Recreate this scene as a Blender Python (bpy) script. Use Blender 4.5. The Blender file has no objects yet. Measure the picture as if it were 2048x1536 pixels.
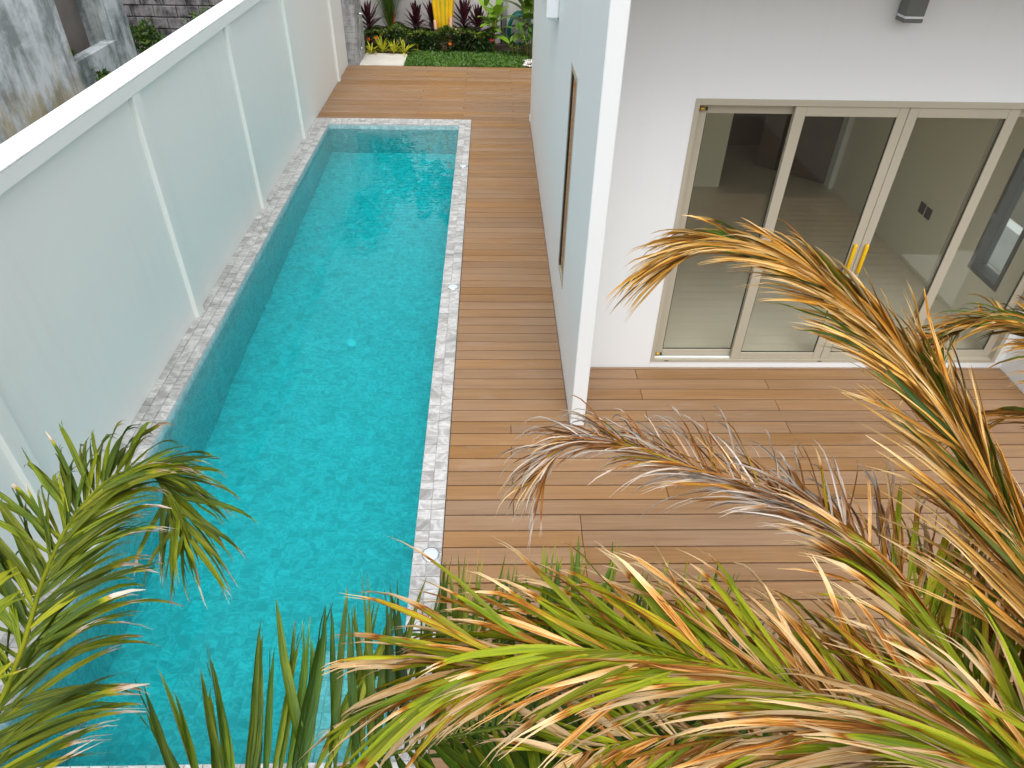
import bpy, math, random
from mathutils import Vector, Matrix, Quaternion

# ------------------------------------------------------------------ camera, sky, sun, exposure
sc = bpy.context.scene
COL = sc.collection
R_ = math.radians
cam_d = bpy.data.cameras.new('camera')
cam_d.sensor_width = 36.0
cam_d.lens = 1403.0 / 2048.0 * 36.0
cam_d.clip_start = 0.05
cam_d.clip_end = 600.0
cam = bpy.data.objects.new('camera', cam_d)
COL.objects.link(cam)
_y = Vector((983 - 1024, -(-346 - 768), -1403.0)).normalized()
_z = -Vector((980 - 1024, -(2536 - 768), -1403.0))
_z = (_z - _y * _y.dot(_z)).normalized()
_x = _y.cross(_z)
cam.matrix_world = Matrix.Translation((0, 0, 4.0)) @ Matrix((_x, _y, _z)).to_4x4()
sc.camera = cam

world = bpy.data.worlds.new('World')
sc.world = world
world.use_nodes = True
wn = world.node_tree
wn.nodes.clear()
SUN_EL, SUN_AZ = R_(66), R_(180)          # azimuth measured clockwise from +Y
sky = wn.nodes.new('ShaderNodeTexSky')
sky.sky_type = 'NISHITA'
sky.sun_disc = False
sky.sun_elevation = SUN_EL
sky.sun_rotation = SUN_AZ
sky.air_density = 1.0
sky.dust_density = 4.0
hs = wn.nodes.new('ShaderNodeHueSaturation')
hs.inputs['Saturation'].default_value = 0.24
bg = wn.nodes.new('ShaderNodeBackground')
bg.inputs['Strength'].default_value = 0.15
wo = wn.nodes.new('ShaderNodeOutputWorld')
wn.links.new(sky.outputs[0], hs.inputs['Color'])
wn.links.new(hs.outputs[0], bg.inputs[0])
wn.links.new(bg.outputs[0], wo.inputs[0])

sun_d = bpy.data.lights.new('sun', 'SUN')
sun_d.energy = 0.5
sun_d.angle = R_(35)
sun_d.color = (1.0, 0.965, 0.92)
sun = bpy.data.objects.new('sun', sun_d)
COL.objects.link(sun)
sun_dir = Vector((math.sin(SUN_AZ) * math.cos(SUN_EL), math.cos(SUN_AZ) * math.cos(SUN_EL), math.sin(SUN_EL)))
sun.rotation_euler = sun_dir.to_track_quat('Z', 'Y').to_euler()
sun.location = (0, -8, 20)

vs = sc.view_settings
vs.view_transform = 'Standard'
vs.look = 'None'
vs.exposure = 0.84
vs.gamma = 1.0
vs.use_curve_mapping = False
sc.render.engine = 'CYCLES'
cy = sc.cycles
cy.use_denoising = True
cy.max_bounces = 12
cy.diffuse_bounces = 6
cy.glossy_bounces = 4
cy.transmission_bounces = 10
cy.transparent_max_bounces = 16
cy.caustics_refractive = True
cy.caustics_reflective = False
cy.sample_clamp_indirect = 6.0

rng = random.Random(7)

# ------------------------------------------------------------------ materials
def mat(name):
    m = bpy.data.materials.new(name)
    m.use_nodes = True
    nt = m.node_tree
    nt.nodes.clear()
    out = nt.nodes.new('ShaderNodeOutputMaterial')
    return m, nt, out

def N(nt, kind, **kw):
    n = nt.nodes.new(kind)
    for k, v in kw.items():
        if k.startswith('i_'):
            key = k[2:].replace('_', ' ')
            n.inputs[key].default_value = v
        else:
            setattr(n, k, v)
    return n

def ramp(nt, pts, interp='LINEAR'):
    r = nt.nodes.new('ShaderNodeValToRGB')
    r.color_ramp.interpolation = interp
    e = r.color_ramp.elements
    while len(e) < len(pts):
        e.new(0.5)
    for k, (p, c) in enumerate(pts):
        e[k].position = p
        e[k].color = (c[0], c[1], c[2], 1) if not isinstance(c, (int, float)) else (c, c, c, 1)
    return r

def math_n(nt, op, a, b=None, clamp=False):
    n = nt.nodes.new('ShaderNodeMath')
    n.operation = op
    n.use_clamp = clamp
    for i, v in enumerate((a, b)):
        if v is None:
            continue
        if isinstance(v, (int, float)):
            n.inputs[i].default_value = v
        else:
            nt.links.new(v, n.inputs[i])
    return n.outputs[0]

def mixc(nt, fac, a, b, blend='MIX'):
    n = nt.nodes.new('ShaderNodeMix')
    n.data_type = 'RGBA'
    n.blend_type = blend
    for s, v in ((n.inputs[0], fac), (n.inputs[6], a), (n.inputs[7], b)):
        if isinstance(v, (int, float)):
            s.default_value = v
        elif isinstance(v, tuple):
            s.default_value = (v[0], v[1], v[2], 1)
        else:
            nt.links.new(v, s)
    return n.outputs[2]

def pos(nt, scale=(1, 1, 1), offset=None):
    g = nt.nodes.new('ShaderNodeNewGeometry')
    m = nt.nodes.new('ShaderNodeMapping')
    m.inputs['Scale'].default_value = scale
    nt.links.new(g.outputs['Position'], m.inputs['Vector'])
    if offset is not None:
        nt.links.new(offset, m.inputs['Location'])
    return m.outputs[0]

def noise(nt, vec, scale, detail=4, rough=0.55, dist=0.0):
    n = nt.nodes.new('ShaderNodeTexNoise')
    n.inputs['Scale'].default_value = scale
    n.inputs['Detail'].default_value = detail
    n.inputs['Roughness'].default_value = rough
    n.inputs['Distortion'].default_value = dist
    nt.links.new(vec, n.inputs['Vector'])
    return n.outputs['Fac']

def finish(nt, out, color, rough=0.6, bump=None, bstr=0.2, bdist=0.01, spec=0.4, metal=0.0, coat=0.0):
    p = nt.nodes.new('ShaderNodeBsdfPrincipled')
    if isinstance(color, tuple):
        p.inputs['Base Color'].default_value = (*color, 1)
    else:
        nt.links.new(color, p.inputs['Base Color'])
    if isinstance(rough, (int, float)):
        p.inputs['Roughness'].default_value = rough
    else:
        nt.links.new(rough, p.inputs['Roughness'])
    p.inputs['Specular IOR Level'].default_value = spec
    p.inputs['Metallic'].default_value = metal
    p.inputs['Coat Weight'].default_value = coat
    if bump is not None:
        b = nt.nodes.new('ShaderNodeBump')
        b.inputs['Strength'].default_value = bstr
        b.inputs['Distance'].default_value = bdist
        nt.links.new(bump, b.inputs['Height'])
        nt.links.new(b.outputs[0], p.inputs['Normal'])
    nt.links.new(p.outputs[0], out.inputs['Surface'])
    return p

M = {}

def paint(name, c, dirt=(0.5, 0.5, 0.47), amount=0.25, streak=True):
    m, nt, out = mat(name)
    v = pos(nt)
    a = noise(nt, v, 0.7, 5)
    b = noise(nt, pos(nt, (5, 5, 0.35)), 2.0, 4)
    f = math_n(nt, 'MULTIPLY', a, b) if streak else a
    r = ramp(nt, [(0.28, 0.0), (0.75, 1.0)])
    nt.links.new(f, r.inputs[0])
    col = mixc(nt, math_n(nt, 'MULTIPLY', r.outputs[0], amount), c, dirt)
    g = noise(nt, v, 60, 3)
    big = noise(nt, v, 3.0, 3)
    h = math_n(nt, 'ADD', math_n(nt, 'MULTIPLY', g, 0.25), big)
    finish(nt, out, col, 0.55, h, 0.12, 0.006, spec=0.3)
    M[name] = m

paint('house_paint', (0.78, 0.808, 0.812), (0.64, 0.66, 0.67), 0.35)
paint('fence_paint', (0.80, 0.83, 0.795), (0.70, 0.70, 0.65), 0.6)
paint('garden_paint', (0.62, 0.60, 0.57), (0.45, 0.44, 0.42), 0.5)
paint('room_paint', (0.82, 0.80, 0.68), (0.78, 0.76, 0.66), 0.2)

def cap_mat():
    m, nt, out = mat('cap_paint')
    v = pos(nt)
    spots = ramp(nt, [(0.55, 0.0), (0.66, 1.0)])
    nt.links.new(noise(nt, pos(nt, (3.2, 1.5, 1)), 2.2, 6, 0.7), spots.inputs[0])
    fine = ramp(nt, [(0.35, 0.0), (0.7, 1.0)])
    nt.links.new(noise(nt, v, 24, 4), fine.inputs[0])
    f = math_n(nt, 'MULTIPLY', math_n(nt, 'MULTIPLY', spots.outputs[0], fine.outputs[0]), 0.95)
    col = mixc(nt, f, (0.82, 0.83, 0.82), (0.20, 0.19, 0.16))
    finish(nt, out, col, 0.6, noise(nt, v, 30), 0.2, 0.006)
    M['cap_paint'] = m
cap_mat()

def wood_mat():
    m, nt, out = mat('deck_wood')
    at = N(nt, 'ShaderNodeAttribute', attribute_name='tv')
    off = N(nt, 'ShaderNodeVectorMath', operation='SCALE')
    nt.links.new(at.outputs['Vector'], off.inputs[0])
    off.inputs['Scale'].default_value = 31.0
    vg = pos(nt, (1.1, 34, 1), off.outputs[0])
    g = noise(nt, vg, 2.0, 6, 0.6, 0.35)
    v2 = pos(nt, (0.5, 8, 1), off.outputs[0])
    g2 = noise(nt, v2, 1.6, 4, 0.55, 0.8)
    big = noise(nt, pos(nt, (0.5, 1.2, 1)), 1.1, 4)
    r = ramp(nt, [(0.30, (0.196, 0.104, 0.045)), (0.52, (0.264, 0.146, 0.065)), (0.72, (0.325, 0.194, 0.095))])
    mix = math_n(nt, 'ADD', math_n(nt, 'MULTIPLY', g, 0.55), math_n(nt, 'MULTIPLY', g2, 0.45))
    nt.links.new(mix, r.inputs[0])
    sep = N(nt, 'ShaderNodeSeparateColor')
    nt.links.new(at.outputs['Color'], sep.inputs[0])
    hsv = N(nt, 'ShaderNodeHueSaturation')
    nt.links.new(r.outputs[0], hsv.inputs['Color'])
    nt.links.new(math_n(nt, 'ADD', math_n(nt, 'MULTIPLY', sep.outputs[0], 0.20), 0.90), hsv.inputs['Value'])
    nt.links.new(math_n(nt, 'ADD', math_n(nt, 'MULTIPLY', sep.outputs[1], 0.22), 0.88), hsv.inputs['Saturation'])
    pr = ramp(nt, [(0.45, 0.0), (0.75, 1.0)])
    nt.links.new(big, pr.inputs[0])
    col = mixc(nt, math_n(nt, 'MULTIPLY', pr.outputs[0], 0.45), hsv.outputs[0], (0.29, 0.215, 0.155))
    wp = ramp(nt, [(0.62, 0.0), (0.74, 1.0)])
    nt.links.new(noise(nt, pos(nt, (1.2, 3, 1), off.outputs[0]), 1.5, 5), wp.inputs[0])
    col = mixc(nt, math_n(nt, 'MULTIPLY', wp.outputs[0], 0.30), col, (0.35, 0.285, 0.23))
    rr = math_n(nt, 'ADD', math_n(nt, 'MULTIPLY', g2, 0.25), 0.34)
    finish(nt, out, col, rr, g, 0.25, 0.003, spec=0.35)
    M['deck_wood'] = m
wood_mat()

def tile_mat(name, stops, vamp, v0):
    m, nt, out = mat(name)
    at = N(nt, 'ShaderNodeAttribute', attribute_name='tv')
    off = N(nt, 'ShaderNodeVectorMath', operation='SCALE')
    nt.links.new(at.outputs['Vector'], off.inputs[0])
    off.inputs['Scale'].default_value = 17.0
    v = pos(nt, (1, 1.5, 1), off.outputs[0])
    n1 = noise(nt, v, 3.8, 3, 0.5, 2.8)
    n2 = noise(nt, v, 22, 3, 0.6, 1.0)
    r = ramp(nt, stops)
    nt.links.new(math_n(nt, 'ADD', math_n(nt, 'MULTIPLY', n1, 0.9), math_n(nt, 'MULTIPLY', n2, 0.1)), r.inputs[0])
    sep = N(nt, 'ShaderNodeSeparateColor')
    nt.links.new(at.outputs['Color'], sep.inputs[0])
    hsv = N(nt, 'ShaderNodeHueSaturation')
    nt.links.new(r.outputs[0], hsv.inputs['Color'])
    sk = math_n(nt, 'POWER', sep.outputs[0], 0.5)
    nt.links.new(math_n(nt, 'ADD', math_n(nt, 'MULTIPLY', sk, vamp), v0), hsv.inputs['Value'])
    finish(nt, out, hsv.outputs[0], 0.38, n2, 0.12, 0.003, spec=0.45)
    M[name] = m
tile_mat('marble_tile', [(0.34, (0.33, 0.325, 0.31)), (0.47, (0.42, 0.415, 0.40)), (0.54, (0.56, 0.56, 0.555)), (0.60, (0.44, 0.435, 0.42)), (0.70, (0.38, 0.375, 0.36))], 0.42, 0.64)
tile_mat('pool_tile', [(0.34, (0.34, 0.51, 0.53)), (0.47, (0.38, 0.57, 0.59)), (0.53, (0.54, 0.74, 0.76)), (0.59, (0.41, 0.60, 0.62)), (0.70, (0.35, 0.52, 0.54))], 0.17, 0.84)

def simple(name, c, rough=0.5, metal=0.0, spec=0.4, var=0.12, scale=6.0, bump=0.0):
    m, nt, out = mat(name)
    n = noise(nt, pos(nt), scale, 4)
    dark = tuple(x * (1 - var * 2) for x in c)
    col = mixc(nt, n, dark, tuple(min(1, x * (1 + var * 0.9)) for x in c))
    finish(nt, out, col, rough, n if bump else None, bump, 0.01, spec, metal)
    M[name] = m

simple('grout', (0.60, 0.61, 0.60), 0.8)
simple('pool_grout', (0.46, 0.66, 0.67), 0.8)
simple('gap_dark', (0.035, 0.022, 0.015), 0.9)
simple('soil', (0.09, 0.065, 0.042), 0.95, scale=14, bump=0.8)
simple('aluminium_taupe', (0.44, 0.405, 0.315), 0.42, 0.0, 0.5, 0.03)
simple('rubber', (0.02, 0.025, 0.022), 0.6)
simple('yellow_plastic', (0.78, 0.47, 0.004), 0.35, var=0.03)
simple('brass', (0.62, 0.38, 0.06), 0.35, 0.6)
simple('grey_metal', (0.17, 0.18, 0.175), 0.4, 0.3)
simple('chrome', (0.62, 0.63, 0.64), 0.18, 0.95, var=0.03)
simple('lens_glass', (0.56, 0.62, 0.64), 0.25, var=0.03)
simple('pvc', (0.46, 0.46, 0.47), 0.45)
simple('socket_dark', (0.05, 0.045, 0.055), 0.4)
simple('door_brown', (0.13, 0.10, 0.075), 0.4, scale=3)
simple('room_floor', (0.72, 0.68, 0.58), 0.22, scale=2, var=0.08)
simple('lamp_white', (0.80, 0.84, 0.86), 0.3, var=0.02)
simple('paving', (0.62, 0.59, 0.53), 0.75, scale=3)
simple('pebble', (0.66, 0.62, 0.58), 0.6)
simple('hose_green', (0.012, 0.17, 0.13), 0.4)
simple('ground_dirt', (0.16, 0.14, 0.11), 0.95, scale=1.2, bump=0.5)
simple('trunk_bark', (0.20, 0.16, 0.11), 0.9, scale=9, bump=0.8)
simple('red_stem', (0.45, 0.045, 0.02), 0.5)
simple('stem_green', (0.30, 0.27, 0.03), 0.5)
simple('ravenala_stalk', (0.80, 0.48, 0.010), 0.45, scale=4, var=0.18)
simple('ravenala_green', (0.40, 0.42, 0.02), 0.45, scale=4, var=0.2)
simple('sheath_pink', (0.62, 0.36, 0.24), 0.7, scale=5, var=0.2)
simple('orange_flower', (0.85, 0.16, 0.01), 0.5)
simple('red_flower', (0.75, 0.02, 0.015), 0.5)

def leaf_simple(name, cols, rough=0.4, trans=0.2):
    m, nt, out = mat(name)
    at = N(nt, 'ShaderNodeAttribute', attribute_name='tv')
    sep = N(nt, 'ShaderNodeSeparateColor')
    nt.links.new(at.outputs['Color'], sep.inputs[0])
    n = noise(nt, pos(nt), 14, 3)
    r = ramp(nt, [(k / max(1, len(cols) - 1), c) for k, c in enumerate(cols)])
    f = math_n(nt, 'ADD', math_n(nt, 'MULTIPLY', sep.outputs[0], 0.8), math_n(nt, 'MULTIPLY', n, 0.25), True)
    nt.links.new(f, r.inputs[0])
    p = finish(nt, out, r.outputs[0], rough)
    t = N(nt, 'ShaderNodeBsdfTranslucent')
    nt.links.new(r.outputs[0], t.inputs[0])
    mx = N(nt, 'ShaderNodeMixShader')
    mx.inputs[0].default_value = trans
    nt.links.new(p.outputs[0], mx.inputs[1])
    nt.links.new(t.outputs[0], mx.inputs[2])
    nt.links.new(mx.outputs[0], out.inputs['Surface'])
    M[name] = m

leaf_simple('cordyline_leaf', [(0.012, 0.006, 0.008), (0.05, 0.012, 0.02), (0.12, 0.025, 0.04)])
leaf_simple('yellowed_leaf', [(0.40, 0.30, 0.02), (0.62, 0.40, 0.03)])
leaf_simple('broad_leaf', [(0.02, 0.055, 0.012), (0.05, 0.12, 0.015), (0.16, 0.28, 0.02)])
leaf_simple('bright_leaf', [(0.08, 0.18, 0.012), (0.16, 0.32, 0.015), (0.26, 0.42, 0.03)])
leaf_simple('lime_leaf', [(0.34, 0.38, 0.02), (0.50, 0.50, 0.03), (0.62, 0.58, 0.06)])
leaf_simple('grass_blade', [(0.035, 0.10, 0.006), (0.07, 0.18, 0.010), (0.13, 0.26, 0.015)])
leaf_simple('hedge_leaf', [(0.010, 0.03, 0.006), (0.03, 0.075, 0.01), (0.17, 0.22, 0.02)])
leaf_simple('weed_leaf', [(0.02, 0.06, 0.01), (0.05, 0.12, 0.015), (0.13, 0.20, 0.02)])
leaf_simple('slim_palm_leaf', [(0.02, 0.07, 0.008), (0.06, 0.14, 0.012), (0.15, 0.23, 0.02)])

def frond_mat(name, stops, trans=0.15):
    # attribute fr: R dryness, G along the leaflet, B across it, A random of the leaflet
    m, nt, out = mat(name)
    at = N(nt, 'ShaderNodeAttribute', attribute_name='fr')
    sep = N(nt, 'ShaderNodeSeparateColor')
    nt.links.new(at.outputs['Color'], sep.inputs[0])
    cmb = N(nt, 'ShaderNodeCombineXYZ')
    nt.links.new(math_n(nt, 'MULTIPLY', sep.outputs[1], 2.6), cmb.inputs[0])
    nt.links.new(math_n(nt, 'MULTIPLY', sep.outputs[2], 5.0), cmb.inputs[1])
    nt.links.new(math_n(nt, 'MULTIPLY', at.outputs['Alpha'], 60.0), cmb.inputs[2])
    n1 = noise(nt, cmb.outputs[0], 1.7, 4, 0.6)
    cm2 = N(nt, 'ShaderNodeCombineXYZ')
    nt.links.new(math_n(nt, 'MULTIPLY', sep.outputs[1], 2.0), cm2.inputs[0])
    nt.links.new(math_n(nt, 'MULTIPLY', sep.outputs[2], 26.0), cm2.inputs[1])
    nt.links.new(math_n(nt, 'MULTIPLY', at.outputs['Alpha'], 60.0), cm2.inputs[2])
    n2 = noise(nt, cm2.outputs[0], 1.0, 3, 0.6)
    f = math_n(nt, 'ADD', sep.outputs[0], math_n(nt, 'MULTIPLY', math_n(nt, 'SUBTRACT', n1, 0.5), 1.0))
    f = math_n(nt, 'ADD', f, math_n(nt, 'MULTIPLY', math_n(nt, 'SUBTRACT', n2, 0.5), 0.22), True)
    r = ramp(nt, stops)
    nt.links.new(f, r.inputs[0])
    hsv = N(nt, 'ShaderNodeHueSaturation')
    nt.links.new(r.outputs[0], hsv.inputs['Color'])
    nt.links.new(math_n(nt, 'ADD', math_n(nt, 'MULTIPLY', n2, 0.7), math_n(nt, 'ADD', math_n(nt, 'MULTIPLY', at.outputs['Alpha'], 0.70), 0.22)), hsv.inputs['Value'])
    p = finish(nt, out, hsv.outputs[0], 0.42, n2, 0.5, 0.002, spec=0.22)
    t = N(nt, 'ShaderNodeBsdfTranslucent')
    nt.links.new(hsv.outputs[0], t.inputs[0])
    mx = N(nt, 'ShaderNodeMixShader')
    mx.inputs[0].default_value = trans
    nt.links.new(p.outputs[0], mx.inputs[1])
    nt.links.new(t.outputs[0], mx.inputs[2])
    nt.links.new(mx.outputs[0], out.inputs['Surface'])
    M[name] = m

G0, G1, YG = (0.10, 0.17, 0.008), (0.21, 0.27, 0.008), (0.36, 0.37, 0.012)
OC, RU, BR, ST, PA = (0.46, 0.25, 0.03), (0.42, 0.14, 0.010), (0.12, 0.036, 0.008), (0.64, 0.33, 0.075), (0.82, 0.60, 0.33)
frond_mat('frond_leaf', [(0.0, G0), (0.2, G1), (0.44, YG), (0.50, RU), (0.57, BR), (0.64, RU), (0.74, ST), (0.92, PA)])
frond_mat('frond_fresh', [(0.0, (0.045, 0.085, 0.006)), (0.2, (0.15, 0.20, 0.007)), (0.42, (0.30, 0.31, 0.010)), (0.6, (0.40, 0.36, 0.02)), (0.7, (0.30, 0.16, 0.05)), (0.8, (0.60, 0.47, 0.33)), (1.0, (0.72, 0.62, 0.52))])
frond_mat('frond_straw', [(0.0, (0.05, 0.11, 0.01)), (0.22, (0.14, 0.17, 0.012)), (0.38, (0.13, 0.05, 0.012)), (0.52, (0.38, 0.15, 0.012)), (0.68, (0.62, 0.32, 0.04)), (0.85, (0.70, 0.46, 0.16)), (1.0, PA)])
frond_mat('frond_grey', [(0.0, G1), (0.2, YG), (0.36, RU), (0.5, (0.16, 0.06, 0.02)), (0.64, (0.38, 0.18, 0.06)), (0.8, (0.52, 0.41, 0.31)), (1.0, (0.62, 0.56, 0.50))])
frond_mat('frond_dark', [(0.0, (0.022, 0.07, 0.012)), (0.3, (0.07, 0.14, 0.012)), (0.5, (0.17, 0.23, 0.012)), (0.72, (0.36, 0.34, 0.02)), (0.9, RU), (1.0, ST)])

def glass_mat(name, tint, refl=1.0):
    m, nt, out = mat(name)
    t = N(nt, 'ShaderNodeBsdfTransparent')
    t.inputs[0].default_value = (*tint, 1)
    g = N(nt, 'ShaderNodeBsdfGlossy')
    g.inputs['Roughness'].default_value = 0.01
    fr = N(nt, 'ShaderNodeFresnel')
    geo = N(nt, 'ShaderNodeNewGeometry')
    ior = math_n(nt, 'ADD', math_n(nt, 'MULTIPLY', geo.outputs['Backfacing'], 1 / 1.5 - 1.5), 1.5)
    nt.links.new(ior, fr.inputs['IOR'])
    mx = N(nt, 'ShaderNodeMixShader')
    nt.links.new(math_n(nt, 'MULTIPLY', fr.outputs[0], 1.6 * refl, True), mx.inputs[0])
    nt.links.new(t.outputs[0], mx.inputs[1])
    nt.links.new(g.outputs[0], mx.inputs[2])
    nt.links.new(mx.outputs[0], out.inputs['Surface'])
    M[name] = m
glass_mat('door_glass', (0.965, 0.975, 0.95), 0.8)
glass_mat('slit_glass', (0.75, 0.78, 0.77))

def water_mat():
    m, nt, out = mat('pool_water')
    p = N(nt, 'ShaderNodeBsdfPrincipled')
    p.inputs['Base Color'].default_value = (1, 1, 1, 1)
    p.inputs['Roughness'].default_value = 0.0
    p.inputs['IOR'].default_value = 1.333
    p.inputs['Specular IOR Level'].default_value = 0.30
    p.inputs['Transmission Weight'].default_value = 1.0
    a = noise(nt, pos(nt, (1.0, 0.7, 1)), 3.0, 2, 0.45, 0.6)
    b = noise(nt, pos(nt), 11.0, 2, 0.5, 0.4)
    h = math_n(nt, 'ADD', a, math_n(nt, 'MULTIPLY', b, 0.10))
    bp = N(nt, 'ShaderNodeBump')
    bp.inputs['Strength'].default_value = 0.5
    bp.inputs['Distance'].default_value = 0.015
    nt.links.new(h, bp.inputs['Height'])
    nt.links.new(bp.outputs[0], p.inputs['Normal'])
    nt.links.new(p.outputs[0], out.inputs['Surface'])
    va = N(nt, 'ShaderNodeVolumeAbsorption')
    va.inputs['Color'].default_value = (0.0, 0.968, 0.982, 1)
    va.inputs['Density'].default_value = 1.5
    nt.links.new(va.outputs[0], out.inputs['Volume'])
    M['pool_water'] = m
water_mat()

def concrete(name, base, dark, ochre=0.0, scale=1.0):
    m, nt, out = mat(name)
    v = pos(nt, (scale, scale, scale))
    a = noise(nt, v, 1.6, 8, 0.68, 0.3)
    b = noise(nt, pos(nt, (4 * scale, 4 * scale, 0.5 * scale)), 1.3, 6, 0.65)
    r = ramp(nt, [(0.42, 1.0), (0.56, 0.0)])
    nt.links.new(math_n(nt, 'ADD', math_n(nt, 'MULTIPLY', a, 0.6), math_n(nt, 'MULTIPLY', b, 0.4)), r.inputs[0])
    col = mixc(nt, r.outputs[0], base, dark)
    if ochre:
        o = ramp(nt, [(0.48, 0.0), (0.62, 1.0)])
        g = N(nt, 'ShaderNodeNewGeometry')
        sx = N(nt, 'ShaderNodeSeparateXYZ')
        nt.links.new(g.outputs['Position'], sx.inputs[0])
        # algae growing up from the foot of the wall
        foot = math_n(nt, 'MULTIPLY', math_n(nt, 'SUBTRACT', 1.75, sx.outputs[2]), 0.7, True)
        nt.links.new(math_n(nt, 'ADD', math_n(nt, 'MULTIPLY', noise(nt, pos(nt, (3, 3, 1)), 1.5, 6, 0.7), 0.8), math_n(nt, 'MULTIPLY', foot, 0.35)), o.inputs[0])
        col = mixc(nt, math_n(nt, 'MULTIPLY', o.outputs[0], ochre), col, (0.40, 0.31, 0.13))
    finish(nt, out, col, 0.9, a, 0.5, 0.02, spec=0.2)
    M[name] = m
concrete('weathered_concrete', (0.68, 0.73, 0.75), (0.27, 0.30, 0.30), 0.7)
concrete('grey_concrete', (0.56, 0.61, 0.62), (0.16, 0.19, 0.19))
concrete('dark_block', (0.24, 0.225, 0.23), (0.045, 0.045, 0.045), 0.0, 2.5)
concrete('recess_panel', (0.22, 0.19, 0.17), (0.18, 0.165, 0.15))
concrete('stone_cladding', (0.42, 0.43, 0.43), (0.22, 0.23, 0.24), 0.0, 3.0)

# ------------------------------------------------------------------ object helpers
WL = {}          # world location of every object that may become a parent

def tag(o, label=None, cat=None, group=None, kind=None):
    for k, v in (('label', label), ('category', cat), ('group', group), ('kind', kind)):
        if v:
            o[k] = v
    return o

def link(o, parent, loc):
    COL.objects.link(o)
    WL[o.name] = Vector(loc)
    if parent is not None:
        o.parent = parent
        o.location = Vector(loc) - WL[parent.name]
    else:
        o.location = loc

def thing(name, label, cat, loc, group=None, kind=None):
    o = bpy.data.objects.new(name, None)
    o.empty_display_size = 0.1
    link(o, None, loc)
    return tag(o, label, cat, group, kind)

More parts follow.
